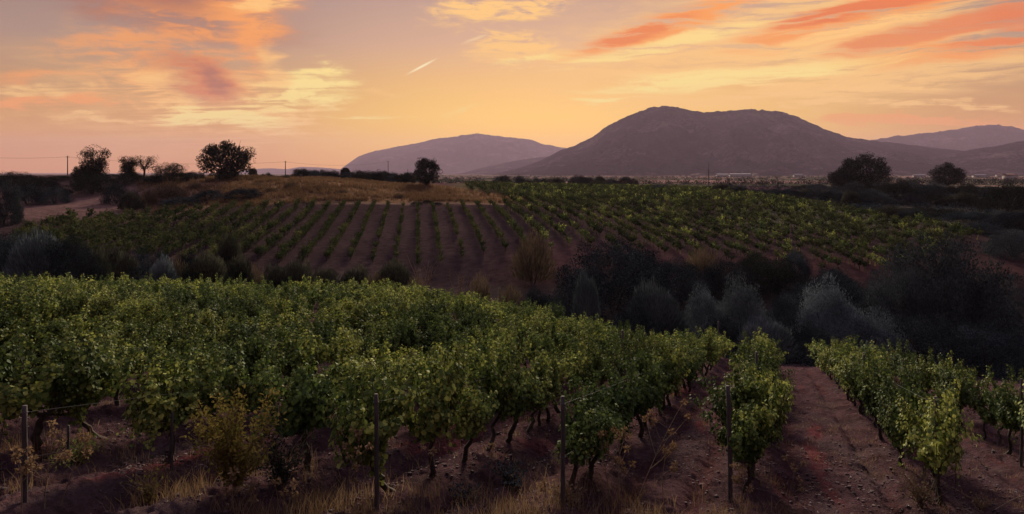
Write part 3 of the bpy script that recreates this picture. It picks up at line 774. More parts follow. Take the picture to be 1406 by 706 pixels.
G1 = 'shrubs in the ravine behind the near vineyard'
for a in [
    (842, 322, 158, 62, 'dark', 'huge dark domed evergreen shrub in the ravine, left of the grey ones'),
    (805, 366, 44, 53, 'grey', 'slender pale grey shrub standing before the huge dark dome'),
    (900, 384, 84, 53, 'grey', 'rounded shrub with a pale feathery top right of the huge dark dome'),
    (968, 394, 64, 53, 'silver', 'small grey shrub between the feathery round one and the silvery one'),
    (1022, 382, 76, 53, 'silver', 'silvery grey leafy shrub above the end of the soil lanes'),
    (1135, 386, 96, 53, 'silver', 'wide silvery shrub over the right vineyard block near the lanes'),
    (1080, 398, 70, 55, 'dark', 'dark low shrub between the two silvery ones'),
    (760, 398, 60, 55, 'dark', 'dark low shrub at the left foot of the huge dome'),
    (930, 350, 90, 66, 'dark', 'dark shrub touching the huge dome on its right shoulder'),
    (1000, 352, 84, 67, 'dark', 'dark shrub behind the silvery grey leafy shrub'),
    (1062, 352, 84, 67, 'wood', 'black green shrub in the middle of the ravine'),
    (1092, 342, 46, 70, 'dark', 'small upright dark shrub against the red slope'),
    (1120, 376, 70, 61, 'dark', 'dark shrub just behind the wide silvery one'),
    (1185, 384, 84, 60, 'dark', 'dark shrub between the wide silvery one and the giant grey tree-like one'),
    (1296, 332, 168, 58, 'olive', 'giant loose grey green shrub, tree-like, at the right of the ravine'),
    (1240, 372, 100, 56, 'olive', 'grey shrub leaning on the left side of the giant one'),
    (1345, 384, 100, 55, 'dark', 'dark shrub on the right side of the giant one'),
    (1195, 428, 110, 50, 'silver', 'low bluish shrub just behind the right vineyard block'),
    (1275, 432, 120, 49, 'dark', 'black shrub below the giant grey one'),
    (1350, 438, 110, 49, 'dark', 'black shrub above the last vines towards the right edge'),
    (1412, 446, 100, 50, 'dark', 'black shrub cut by the right edge of the picture'),
    (1050, 432, 90, 49, 'grey', 'tangle of pale arching stems closing the soil lanes'),
    (990, 428, 60, 50, 'dark', 'low dark shrub left of the pale arching stems'),
    (1110, 440, 70, 48, 'dark', 'low dark shrub right of the pale arching stems'),
    (870, 418, 90, 51, 'dark', 'low dark shrub below the feathery round one'),
    (1392, 318, 70, 80, 'olive', 'grey shrub on bare earth at the right edge'),
    (1425, 312, 70, 86, 'dark', 'dark shrub cut by the right edge above the bare earth'),
    (732, 312, 66, 68, 'tan', 'wispy tan bush with bare lower stems on the red slope'),
    (660, 374, 38, 60, 'tan', 'small tan tuft shrub below the wispy tan bush'),
    (540, 355, 66, 58, 'broom', 'dark rounded broom shrub below the middle of the far slope'),
    (488, 364, 48, 58, 'broom', 'small broom shrub left of the dark rounded one'),
    (410, 356, 54, 59, 'broom', 'pale green broom shrub at the foot of the vine rows'),
    (350, 360, 50, 58, 'tan', 'low tan shrub left of the pale green broom'),
    (284, 345, 74, 57, 'broom', 'round olive green broom behind the left field'),
    (314, 322, 44, 64, 'broom', 'upright pale broom rising behind the round olive green one'),
    (200, 340, 84, 57, 'dark', 'dark shrub left of the round olive green broom'),
    (240, 352, 44, 58, 'tan', 'small tan shrub between dark shrub and round broom'),
    (152, 338, 50, 60, 'broom', 'brownish shrub right of the tall dark thicket'),
    (100, 314, 80, 58, 'dark', 'right half of the tall dark thicket behind the left field'),
    (55, 316, 84, 57, 'grey', 'feathery dark shrub in the middle of the tall thicket'),
    (15, 312, 90, 58, 'dark', 'tall dark shrub cut by the left edge of the picture'),
    (-30, 306, 90, 60, 'dark', 'dark shrub mostly beyond the left edge'),
    (120, 330, 46, 55, 'dark', 'low dark shrub at the thicket foot'),
    (4, 246, 44, 100, 'olive', 'grey leafy bush at the left edge above the thicket'),
    (130, 342, 44, 56, 'broom', 'olive brown shrub at the right foot of the tall thicket'),
    (172, 346, 40, 56, 'broom', 'small broom left of the dark shrub behind the left field'),
    (222, 350, 40, 55, 'grey', 'small grey shrub right of the dark shrub behind the left field'),
    (258, 342, 44, 60, 'dark', 'dark shrub peeping behind the round olive green broom'),
    (330, 350, 44, 56, 'broom', 'low broom right of the round olive green one'),
    (378, 362, 44, 57, 'broom', 'low rounded broom left of the pale green one'),
    (446, 366, 44, 56, 'broom', 'low rounded broom between the pale green one and the small one'),
    (516, 372, 36, 56, 'tan', 'low tan shrub left foot of the dark rounded broom'),
    (570, 376, 40, 55, 'tan', 'low tan shrub right foot of the dark rounded broom'),
    (700, 388, 44, 56, 'tan', 'tan scrub on the red bare earth'),
    (735, 392, 50, 54, 'dark', 'dark scrub at the left end of the ravine'),
    (880, 340, 70, 66, 'dark', 'dark shrub on the right flank of the huge dome'),
    (965, 338, 60, 71, 'tan', 'brownish shrub at the foot of the right vine rows'),
    (1040, 340, 60, 71, 'wood', 'dark shrub at the foot of the right vine rows'),
    (1150, 362, 60, 66, 'dark', 'dark shrub before the bare red slope at the right'),
]:
    shrub(*a, G1)

G2 = 'bushes around the knoll at the left'
for a in [
    (18, 232, 60, 150, 'wood', 'dark bush under the sky at the left edge'),
    (52, 238, 56, 142, 'wood', 'dark bush beside the bare pink earth at the left'),
    (82, 240, 46, 158, 'wood', 'dark bush on the skyline left of the pole'),
    (40, 250, 50, 126, 'dark', 'bush at the left end of the bare earth'),
    (75, 254, 46, 128, 'dark', 'low bush on the bare earth at the left'),
    (125, 236, 70, 140, 'wood', 'broad dark bush below the tall ragged tree'),
    (160, 250, 40, 128, 'dark', 'round bush below the tall ragged tree at the bare earth'),
    (180, 262, 34, 120, 'broom', 'pale bush at the edge of the vine rows'),
    (178, 232, 44, 150, 'wood', 'dark bush at the foot of the two thin trees'),
    (236, 223, 50, 148, 'wood', 'dark rounded bush between the thin trees and the big round tree'),
    (214, 240, 36, 150, 'dark', 'small bush left of the dark rounded bush'),
    (268, 234, 26, 152, 'dark', 'small bush left of the big round tree'),
    (232, 250, 50, 130, 'tan', 'tan wispy bush below the dark rounded one'),
    (285, 258, 44, 124, 'dark', 'dark scrub patch below the big round tree'),
    (335, 256, 60, 124, 'dark', 'wide dark scrub patch on the meadow edge'),
    (250, 268, 60, 120, 'dark', 'dark scrub patch above the left vine rows'),
    (400, 248, 24, 136, 'tan', 'tan bush in the dry meadow'),
    (588, 274, 16, 122, 'dark', 'small dark bush at the top of the vine rows'),
    (573, 278, 18, 121, 'dark', 'second small dark bush at the top of the vine rows'),
    (601, 277, 16, 121, 'dark', 'right one of the small dark bushes at the top of the vine rows'),
    (820, 248, 30, 200, 'broom', 'bushy clump in the yellowish field beyond the vines'),
    (905, 252, 34, 178, 'dark', 'dark bush at the top edge of the right vine rows'),
    (770, 252, 22, 195, 'broom', 'small clump in the yellowish field'),
]:
    shrub(*a, G2)
for px, top, w, Y, lab in [(352, 250, 22, 140, 'tan tuft right of the big round tree'), (372, 256, 18, 131, 'low tan tuft in the meadow left of the tan bush'), (436, 254, 18, 137, 'low tan tuft in the meadow right of the tan bush'),
                           (470, 258, 20, 131, 'tan tuft in the middle of the dry meadow'), (510, 258, 16, 138, 'tan tuft at the right half of the dry meadow'), (548, 264, 18, 130, 'tan tuft left of the upright dark tree'),
                           (268, 250, 22, 138, 'tan tuft left of the scrub patches on the knoll'), (205, 258, 26, 126, 'tan tuft above the left vine rows')]:
    shrub(px, top, w, Y, 'tan', lab, G2)
# the hedge-like belts, members that nothing tells apart
def belt(n, px0, px1, y0, y1, Ya, Yb, w0, w1, kinds, label, group):
    for i in range(n):
        f = (i + 0.5) / n
        px = px0 + (px1 - px0) * f + sr.normal(0, (px1 - px0) / n * 0.3)
        shrub(px, y0 + (y1 - y0) * f + sr.normal(0, 2.2), sr.uniform(w0, w1), Ya + (Yb - Ya) * f + sr.normal(0, 2.5), kinds[int(sr.integers(0, len(kinds)))], label, group, False)
G3 = 'shrubs of the scrub belt above the right vineyard'
belt(14, 985, 1190, 256, 262, 172, 138, 24, 40, ['dark', 'olive', 'dark', 'broom'], 'small shrub in the scrub belt along the top of the right vineyard', G3)
belt(14, 1100, 1400, 251, 253, 205, 175, 24, 44, ['dark', 'olive', 'wood', 'broom'], 'shrub in the upper scrub belt under the round trees', G3)
belt(12, 1120, 1420, 262, 266, 150, 138, 34, 56, ['dark', 'olive', 'broom', 'wood'], 'shrub in the middle of the scrub at the right, below the round trees', G3)
belt(11, 1175, 1420, 280, 292, 122, 104, 36, 60, ['dark', 'olive', 'wood', 'broom'], 'shrub in the lower scrub at the right above the vine rows', G3)
belt(5, 1330, 1420, 308, 316, 98, 92, 36, 60, ['dark', 'olive'], 'dark shrub at the lower end of the right scrub', G3)
shrub(1385, 248, 84, 128, 'wood', 'black rounded bush near the right edge above the scrub', G3)
shrub(1232, 246, 64, 150, 'wood', 'black bush right of and below the round tree', G3)
shrub(1275, 250, 50, 152, 'dark', 'dark bush below the small round tree', G3)
G4 = 'low shrubs along the skyline of the plain'
belt(20, 405, 566, 231, 236, 178, 172, 20, 32, ['wood', 'dark'], 'dark bush in the hedge on the skyline behind the dry meadow', G4)
belt(14, 670, 880, 242, 244, 258, 250, 14, 26, ['dark', 'broom', 'wood'], 'low bush on the line behind the yellowish field', G4)
belt(9, 100, 290, 236, 238, 178, 176, 20, 32, ['wood'], 'dark bush on the skyline among the knoll trees', G4)
belt(7, 335, 410, 239, 238, 180, 182, 14, 22, ['wood'], 'tiny bush on the skyline right of the big round tree', G4)
belt(8, 905, 1010, 254, 256, 215, 205, 18, 28, ['dark', 'wood'], 'dark bush beside the thin mast beyond the right vines', G4)

def tree(px, py_top, w_px, Y, label, seed, kind='round', cat='tree', gap=0.0, group='trees on the skyline'):
    """trunk with limbs and a crown of leaf clumps"""
    rg = np.random.default_rng(seed)
    X = at(px, Y); zb = gz(X, Y); H = zof(py_top, Y) - zb; R = w_px / 2 * Y / F
    g = Geo(); C, Rr = [], []
    th = {'round': 0.16, 'ragged': 0.2, 'thin': 0.42, 'dense': 0.03}[kind] * H
    u = np.linspace(0, 1, 5)
    g.tube(np.stack([0.1 * np.sin(u * 2) * R * 0.3, 0 * u, -0.3 + (th + 0.3) * u], 1), np.linspace(0.065, 0.045, 5) * R * 1.1 + 0.05, 8)
    nl = {'round': 16, 'ragged': 12, 'thin': 9, 'dense': 16}[kind]
    for i in range(nl):
        a = i * 2.4 + rg.uniform(-0.4, 0.4); e = rg.uniform(0.12, 0.98)
        q = {'round': 0.84, 'ragged': rg.uniform(0.4, 0.95), 'thin': rg.uniform(0.6, 1.0), 'dense': 0.82}[kind]
        rz = H - th
        wide = math.sqrt(max(0.04, 1 - (2 * e - 1) ** 2)) if kind in ('round', 'dense') else (0.35 + 0.65 * math.sin(math.pi * min(1, e * 0.75)))
        tip = np.array([math.cos(a) * R * wide * q, math.sin(a) * R * wide * q, th + rz * e * 0.92])
        m = 6; uu = np.linspace(0, 1, m)[:, None]
        st = np.array([0, 0, th * rg.uniform(0.7, 1.0)])
        limb = st + (tip - st) * uu + np.array([0, 0, 1]) * np.sin(uu * math.pi) * 0.06 * H * (1 - e) + np.cumsum(rg.normal(0, 0.02 * R, (m, 3)), 0)
        g.tube(limb, np.linspace(0.032, 0.008, m) * R + 0.012, 5, False)
        for k in range({'round': 9, 'ragged': 12, 'thin': 7, 'dense': 11}[kind]):
            f = rg.uniform(0.45, 1.08)
            c = st + (tip - st) * f + rg.normal(0, 0.15 * R, 3) * np.array([1, 1, 0.8])
            if rg.random() < gap: continue
            C.append(c); Rr.append(R * rg.uniform(0.12, 0.24) * {'thin': 1.5, 'ragged': 1.5}.get(kind, 1.0))
            if k % 3 == 0: g.tube([limb[3], (limb[3] + c) / 2 + rg.normal(0, 0.02 * R, 3), c], [0.012 * R + 0.008, 0.009 * R + 0.006, 0.004 * R + 0.004], 4, False)
    if kind in ('round', 'dense'):
        C, Rr = [], []
        for i in range(150):
            d = norm(rg.normal(0, 1, 3)); q = rg.uniform(0.25, 1.0) ** 0.4
            lump = 0.86 + 0.26 * vnoise(np.array([d[0] * 1.8 + 7]), np.array([d[1] * 1.8 + d[2] * 2.2]), seed)[0]
            if vnoise(np.array([d[0] * 3 + 3]), np.array([d[1] * 3 + d[2] * 3.3]), seed + 5)[0] < gap: continue
            cz = th + (H - th) * 0.46
            C.append(np.array([d[0] * R, d[1] * R, 0]) * q * lump * 0.9 + np.array([0, 0, cz + d[2] * (H - th) * 0.47 * q * lump])); Rr.append(R * rg.uniform(0.15, 0.27))
    e = link('tree', None, None, (X, Y, zb))
    link('trunk', g.mesh('tree_trunk', M['bark'], True), e)
    per = {'round': 60, 'ragged': 85, 'thin': 36, 'dense': 90}[kind]
    link('crown', mesh_np('tree_crown', *clump_leaves(rg, C, Rr, per, (0.03 * R + 0.05, 0.055 * R + 0.09), 'oval'), M['tree']), e)
    return tag(e, label, cat, group)

tree(311, 191, 74, 150, 'big round tree alone on the skyline of the dry knoll', 901, 'dense', gap=0.20)
tree(128, 204, 46, 152, 'tall ragged tree with open crown right of the utility pole', 902, 'ragged', gap=0.15)
tree(112, 226, 26, 150, 'small low tree hugging the left side of the tall ragged tree', 912, 'round')
tree(176, 212, 26, 154, 'narrow left tree of the thin pair on the skyline', 903, 'ragged', gap=0.1)
tree(198, 211, 34, 156, 'spindly see-through right tree of the thin pair', 904, 'thin', gap=0.35)
tree(586, 215, 38, 158, 'upright dark tree with a rounded crown before the far mountain', 905, 'dense', gap=0.28)
tree(1186, 211, 66, 210, 'dense dome-shaped tree rising from the right scrub', 907, 'dense')
tree(1155, 231, 34, 212, 'small round tree on the left side of the dome-shaped tree', 908, 'dense')
tree(1300, 225, 44, 260, 'small rounded tree further right, before the plain', 909, 'dense')
tree(347, 230, 12, 190, 'tiny tree on the skyline right of the big round tree', 910, 'round')
tree(474, 229, 16, 190, 'little tree sticking out of the skyline hedge', 911, 'dense')

# bare sapling on the far slope
def bare_tree(px, py_top, Y, label, seed, spread=0.5):
    rg = np.random.default_rng(seed); X = at(px, Y); zb = gz(X, Y); H = zof(py_top, Y) - zb
    g = Geo()
    for i in range(7):
        a = rg.uniform(0, 6.28); u = np.linspace(0, 1, 7)[:, None]
        tip = np.array([math.cos(a) * H * spread * rg.uniform(0.3, 1), math.sin(a) * H * spread * rg.uniform(0.3, 1), H * rg.uniform(0.7, 1.0)])
        p = tip * np.concatenate([u ** 1.4, u ** 1.4, u], 1) + np.cumsum(rg.normal(0, 0.02 * H, (7, 3)), 0) * u
        g.tube(p - np.array([0, 0, 0.1]), np.linspace(0.045, 0.012, 7), 5)
        for k in range(6):
            f = rg.integers(2, 6); b = p[f]; d = norm(rg.normal(0, 1, 3) + np.array([0, 0, 1.0]))
            g.tube([b, b + d * 0.12 * H, b + d * 0.25 * H + rg.normal(0, 0.02 * H, 3)], [0.018, 0.012, 0.006], 4, False)
    e = link('bare_tree', g.mesh('bare_tree', M['twig'], True), None, (X, Y, zb))
    return tag(e, label, 'bare tree')
bare_tree(580, 345, 62, 'leafless branching sapling right of the dark rounded broom', 931)
bare_tree(628, 372, 61, 'small leafless twiggy sapling below the bare far slope', 932, 0.35)

# low cover on the ravine floor and scattered scrub over the plain
def carpet(name, n, sampler, per, size, rr, mat, label, shape='oval', seed=1, flat=0.6):
    rg = np.random.default_rng(seed); pts = []
    while len(pts) < n:
        p = sampler(rg)
        if p is not None: pts.append(p)
    X = np.array([p[0] for p in pts]); Y = np.array([p[1] for p in pts]); Z = ground(X, Y)
    Vs, Qs, o = [], [], 0
    for x, y, z in zip(X, Y, Z):
        r = rg.uniform(*rr); m = max(4, int(per * rg.uniform(0.6, 1.4)))
        d = norm(rg.normal(0, 1, (m, 3))); d[:, 2] = np.abs(d[:, 2])
        P = np.array([x, y, z]) + d * (r * rg.uniform(0.4, 1, m))[:, None] * np.array([1, 1, flat])
        v, q = leaf_cards(P, d + np.array([0, 0, 0.5]) + rg.normal(0, 0.4, (m, 3)), d + rg.normal(0, 0.6, (m, 3)), r * rg.uniform(size[0], size[1], m), shape, 0.1)
        Vs.append(v); Qs.append(q + o); o += len(v)
    return tag(link(name, mesh_np(name, np.concatenate(Vs), np.concatenate(Qs), mat)), label, name.replace('_', ' '), kind='stuff')

def s_ravine(rg):
    px = rg.uniform(-60, 1470); Y = rg.uniform(46, 72)
    e = np.interp(px, _epx, _eY)
    if Y < e + 1.5: return None
    if 560 < px < 770 and (Y > 58 or rg.random() < 0.6): return None
    if px < 560 and Y > 66: return None
    return at(px, Y), Y
carpet('undergrowth', 1500, s_ravine, 55, (0.10, 0.22), (0.4, 1.1), M['shrub'], 'low dark undergrowth covering the ravine floor', 'oval', 41, 0.75)
def s_plain(rg):
    px = rg.uniform(-60, 1480); Y = math.exp(rg.uniform(math.log(380), math.log(2600)))
    if vnoise(np.array([at(px, Y) / 130.0]), np.array([Y / 90.0]), 61)[0] > 0.56 and rg.random() < 0.85: return None
    return at(px, Y), Y
carpet('woods', 4200, s_plain, 26, (0.18, 0.40), (1.3, 3.4), M['tree'], 'scattered far scrub and woods dotting the plain below the mountains', 'oval', 43, 1.0)
def s_slope(rg):
    px = rg.uniform(960, 1440); Y = rg.uniform(95, 230)
    if px < 1010 + (Y - 120) * -0.3 or (px < 1345 and Y < np.interp(px, [960, 1000, 1100, 1200, 1345], [176, 174, 142, 118, 97])): return None
    return at(px, Y), Y
carpet('scrub_cover', 1100, s_slope, 48, (0.12, 0.26), (0.6, 1.5), M['shrub'], 'low scrub between the bushes of the right slope', 'oval', 47, 0.8)

# dry meadow on the knoll
def blades(name, n, sampler, hgt, wid, mat, label, seed, per=7, curl=0.35):
    rg = np.random.default_rng(seed); pts = []
    while len(pts) < n:
        p = sampler(rg)
        if p is not None: pts.append(p)
    X = np.array([p[0] for p in pts]); Y = np.array([p[1] for p in pts]); Z = ground(X, Y)
    k = rg.integers(max(2, per - 3), per + 4, n); idx = np.repeat(np.arange(n), k); m = len(idx)
    base = np.stack([X[idx], Y[idx], Z[idx] - 0.02], 1) + np.concatenate([rg.normal(0, 0.05 + 0.1 * hgt[1], (m, 2)), np.zeros((m, 1))], 1)
    H = rg.uniform(hgt[0], hgt[1], m); a = rg.uniform(0, 6.28, m); b = rg.uniform(0, 6.28, m); cu = rg.uniform(0, curl, m) * H
    side = np.stack([np.cos(a), np.sin(a), 0 * a], 1) * (wid * rg.uniform(0.6, 1.3, m))[:, None]
    lean = np.stack([np.cos(b), np.sin(b), 0 * b], 1)
    up = np.array([0, 0, 1.0])
    m1 = base + up * (H * 0.55)[:, None] + lean * (cu * 0.35)[:, None]; t1 = base + up * H[:, None] + lean * cu[:, None]
    V = np.stack([base - side, base + side, m1 + side * 0.7, m1 - side * 0.7, t1 + side * 0.2, t1 - side * 0.2], 1)
    kk = np.arange(m)[:, None] * 6
    Q = np.concatenate([kk + np.array([[0, 1, 2, 3]]), kk + np.array([[3, 2, 4, 5]])], 1).reshape(-1, 4)
    return tag(link(name, mesh_np(name, V, Q, mat)), label, name.replace('_', ' '), kind='stuff')
def s_knoll(rg):
    px = rg.uniform(190, 760); Y = rg.uniform(111, 160)
    if rg.random() < sstep(600, 780, px + (Y - 122) * 3.0): return None
    if Y < np.interp(px, [0, 250, 450, 700], [104, 113, 120.5, 123]) + (2.5 if px > 430 else 0) or (px < 300 and rg.random() < 0.6): return None
    X = at(px, Y)
    if fbm(np.array([X * 0.22]), np.array([Y * 0.22]), 91, 3)[0] < 0.44 and rg.random() < 0.8: return None
    return X, Y
blades('meadow_grass', 9000, s_knoll, (0.25, 0.85), 0.035, M['knoll'], 'dry ochre meadow grass over the knoll at the left', 51, 7)

# ------------------------------------------------------------------ posts, stakes and wires of the near vineyard
def ground_at(px, py):
    lo, hi = 3.0, 60.0
    Ys = np.linspace(5, 46, 500); Zs = ground(at(px, Ys), Ys)
    d = Zs - zof(py, Ys)
    i = np.argmax(d > 0)
    return at(px, Ys[i]), Ys[i], Zs[i]
def post(px, py, py_top, r, label, seed, lean=0.01, cat='post', name='vineyard_post'):
    X, Y, z = ground_at(px, py); h = zof(py_top, Y) - z
    g = Geo(); rg = np.random.default_rng(seed); m = 7; u = np.linspace(0, 1, m)
    g.tube(np.stack([lean * h * u + rg.normal(0, 0.004, m), rg.normal(0, 0.004, m), -0.25 + (h + 0.25) * u], 1), r * 0.70 * (1.08 - 0.16 * u) * rg.uniform(0.96, 1.04, m), 8)
    e = link(name, None, None, (X, Y, z))
    link('shaft', g.mesh('post_shaft', M['post'], True), e)
    w = Geo()
    for f in (0.45, 0.93):
        a = np.linspace(0, 2 * math.pi, 13)
        w.tube(np.stack([lean * h * f + np.cos(a) * r * 0.75, np.sin(a) * r * 0.75, np.full(13, h * f)], 1), np.full(13, 0.004), 4, False)
    link('wire_tie', w.mesh('wire_tie', M['metal']), e)
    tag(e, label, cat, 'posts at the heads of the vine rows')
    return X + lean * h, Y, z, h
P35 = post(34, 690, 557, 0.045, 'pale weathered post at the left edge carrying two wires', 1001, 0.0)
P93 = post(94, 641, 584, 0.028, 'thin dark stake right of the pale weathered post', 1002, 0.0)
P235 = post(236, 648, 566, 0.030, 'dark stake under the left vines, third post from the left edge', 1003, 0.0)
P515 = post(518, 700, 541, 0.042, 'dark post before the vines, left of the dried branching stalk', 1004, -0.012)
P772 = post(773, 696, 544, 0.045, 'dark post at the head of the row left of the soil lanes', 1005, 0.0)
P1003 = post(1004, 690, 530, 0.050, 'stout post heading the lone row between the soil lanes', 1006, -0.03)
P1285 = post(1287, 690, 545, 0.040, 'slim dark post heading the row right of the soil lanes', 1007, -0.012)
P1402 = post(1402, 640, 520, 0.042, 'dark post cut by the right edge of the picture', 1008, 0.0)
def inner_post(s, Y, h, label, seed):
    X = s * DY + (Y + s * DX) / DY * DX
    z = gz(X, Y); g = Geo(); g.tube([(0, 0, -0.2), (0.01, 0, h * 0.5), (0, 0.01, h)], [0.04, 0.038, 0.036], 8)
    tag(link('vineyard_post', g.mesh('post_shaft', M['post'], True), None, (X, Y, z)), label, 'post', 'posts at the heads of the vine rows')
inner_post(-2.86, 38.5, 2.15, 'grey post top poking from the far end of the row left of the lanes', 1)
inner_post(-4.93, 24.0, 1.9, 'post half hidden inside the second row left of the lanes', 2)
inner_post(2.63, 21.0, 1.95, 'post half hidden inside the row right of the lanes', 3)
inner_post(-0.42, 19.0, 1.8, 'post half hidden inside the lone row between the lanes', 4)

def wire(a, b, label, sag=0.05, r=0.0018, name='trellis_wire', cat='wire', group='wires along the vine rows', n=14, mat='metal'):
    a = np.array(a); b = np.array(b); u = np.linspace(0, 1, n)[:, None]
    p = a + (b - a) * u; p[:, 2] -= sag * 4 * (u * (1 - u))[:, 0]
    g = Geo(); g.tube(p - a, np.full(n, r), 4, False)
    return tag(link(name, g.mesh(name, M[mat]), None, a), label, cat, group)
def row_end(s, L, h):
    def f(P):
        X, Y = P[0] + DX * L, P[1] + DY * L
        return (X, Y, gz(X, Y) + h)
    return f
for P, lab in ((P35, 'post at the left edge'), (P515, 'dark post left of the dried stalk'), (P772, 'post heading the row left of the lanes'), (P1003, 'post heading the lone middle row'), (P1285, 'post heading the row right of the lanes')):
    for f, w_ in ((0.93, 'upper'), (0.45, 'lower')):
        wire((P[0], P[1], P[2] + P[3] * f), row_end(0, 14, P[3] * f)(P), w_ + ' trellis wire running back from the ' + lab)

# ------------------------------------------------------------------ weeds and dry grass along the front edge
def weed_bush(px, py, w_px, h_px, label, seed, mat, n=900, size=(0.04, 0.08)):
    rg = np.random.default_rng(seed); X, Y, z = ground_at(px, py); R = w_px / 2 * Y / F; H = h_px * Y / F
    st = Geo(); P, T, Nn, S = [], [], [], []
    ns = 34
    for i in range(ns):
        a = rg.uniform(0, 6.28); q = rg.uniform(0.1, 1.0) ** 0.7; m = 7; u = np.linspace(0, 1, m)
        hh = H * rg.uniform(0.55, 1.05) * (1 - 0.35 * q)
        p = np.stack([math.cos(a) * R * q * u ** 1.5, math.sin(a) * R * q * u ** 1.5, hh * u], 1) + np.cumsum(rg.normal(0, 0.02, (m, 3)), 0) * u[:, None]
        st.tube(p, np.linspace(0.007, 0.003, m), 4, False)
        k = n // ns; f = rg.uniform(0.18, 1.0, k) * (m - 1); i0 = np.minimum(f.astype(int), m - 2); fr = (f - i0)[:, None]
        d = norm(rg.normal(0, 1, (k, 3)) + np.array([0, 0, 0.2]))
        P.append(p[i0] * (1 - fr) + p[i0 + 1] * fr + d * rg.uniform(0.01, 0.09, k)[:, None]); T.append(d + rg.normal(0, 0.3, (k, 3))); Nn.append(d * 0.3 + np.array([0, 0, 1]) + rg.normal(0, 0.5, (k, 3))); S.append(rg.uniform(*size, k))
    e = link('weed_bush', None, None, (X, Y, z - 0.02))
    link('stems', st.mesh('weed_stems', M['twig']), e)
    link('foliage', mesh_np('weed_foliage', *leaf_cards(np.concatenate(P), np.concatenate(T), np.concatenate(Nn), np.concatenate(S), 'oval'), mat), e)
    return tag(e, label, 'weed', 'weeds along the front edge of the field')
weed_bush(322, 674, 160, 158, 'big yellowish leafy weed bush before the left vines', 1101, M['yellow'], 3000, (0.035, 0.075))
weed_bush(385, 668, 110, 90, 'lower brownish green weed bush right of the big yellowish one', 1102, M['broom'], 1100, (0.03, 0.06))
weed_bush(105, 640, 90, 40, 'low green weed under the leftmost vines between the thin stakes', 1103, M['vine'], 420, (0.03, 0.07))
weed_bush(700, 668, 70, 34, 'small grey green weed rosette on the soil', 1104, M['olive'], 420, (0.04, 0.08))
weed_bush(640, 690, 70, 24, 'flat dark weed patch left of the grey green rosette', 1105, M['shrub'], 300, (0.03, 0.06))
weed_bush(1265, 698, 70, 60, 'dry greyish weed at the foot of the slim right post', 1106, M['tan'], 500, (0.03, 0.06))
weed_bush(1345, 700, 40, 22, 'small reddish tan dry weed between the right rows', 1107, M['dry'], 260, (0.03, 0.05))
weed_bush(205, 690, 60, 60, 'sparse yellow flowering weed on the bare soil at lower left', 1108, M['yellow'], 140, (0.03, 0.05))
weed_bush(775, 690, 60, 26, 'tuft of dry straw weed at the foot of the row post', 1109, M['dry'], 300, (0.03, 0.06))

def stalk(px, py, h_px, label, seed, lean=0.0, branches=4, heads=True, mat='twig', r=0.007):
    rg = np.random.default_rng(seed); X, Y, z = ground_at(px, py); H = h_px * Y / F
    g = Geo(); hd = []; m = 9; u = np.linspace(0, 1, m)
    p = np.stack([lean * H * u ** 1.3 + 0.02 * np.sin(u * 5 + seed), 0.03 * np.sin(u * 4), H * u], 1)
    g.tube(p, np.linspace(r, r * 0.5, m), 5)
    hd.append((p[-1], 0.035))
    for i in range(branches):
        b = p[int(rg.integers(3, m - 1))]; a = rg.uniform(0, 6.28); L = H * rg.uniform(0.14, 0.32)
        d = norm(np.array([math.cos(a), 0.5 * math.sin(a), rg.uniform(0.5, 1.2)]))
        q = b + d * L + np.array([0, 0, 0.15 * L]); g.tube([b, b + d * L * 0.5, q], [r * 0.6, r * 0.5, r * 0.35], 4, False); hd.append((q, 0.026))
    e = link('dry_stalk', None, None, (X, Y, z - 0.03))
    link('stem', g.mesh('stalk_stem', M[mat], True), e)
    if heads:
        for h in hd:
            link('seed_head', mesh_np('seed_head', *clump_leaves(rg, [h[0]], [h[1] * 1.2], 30, (0.025, 0.055), 'oval', -0.2), M['dry']), e)
    return tag(e, label, 'dry stalk', 'dried weed stalks along the front edge')
for a in [(505, 704, 108, 'tall branching dried stalk left of the dark middle post', 1201, -0.12, 6), (470, 706, 90, 'thin bent dried stalk left of the tall branching one', 1202, 0.25, 4),
          (582, 706, 86, 'pale curved dry stalk under the middle vines', 1203, 0.12, 1), (673, 676, 66, 'single straight straw stalk on the soil between rows', 1204, 0.02, 0),
          (848, 706, 110, 'dried flower stalk right of the row post', 1205, 0.02, 7), (872, 700, 150, 'long dried stem leaning to the right beside the soil lane', 1206, 0.45, 7),
          (835, 690, 96, 'short dried stalk with pale heads beside the row post', 1207, -0.1, 6), (910, 706, 90, 'reddish dried stalk at the edge of the soil lane', 1208, 0.05, 4),
          (60, 706, 110, 'branching dried weed stem at lower left', 1209, 0.12, 6), (32, 706, 90, 'dried weed stem before the pale left post', 1210, -0.1, 5), (85, 706, 100, 'leaning dried weed stem at lower left', 1211, 0.3, 5),
          (346, 706, 42, 'straw stalk with a bushy brown head, leftmost of three', 1212, 0.05, 1), (378, 706, 46, 'straw stalk with a bushy brown head, middle of three', 1213, 0.08, 1), (402, 706, 44, 'straw stalk with a bushy brown head, right of three', 1214, 0.06, 1),
          (320, 706, 60, 'yellowish stalk before the big weed bush', 1215, 0.0, 3), (1085, 706, 66, 'pale stalk with seed heads at the foot of the right lane', 1216, 0.05, 5), (1020, 706, 62, 'pale stalk at the foot of the lone row', 1217, -0.05, 5),
          (745, 706, 44, 'short straw stalk left of the row post', 1218, 0.1, 2)]:
    stalk(*a)
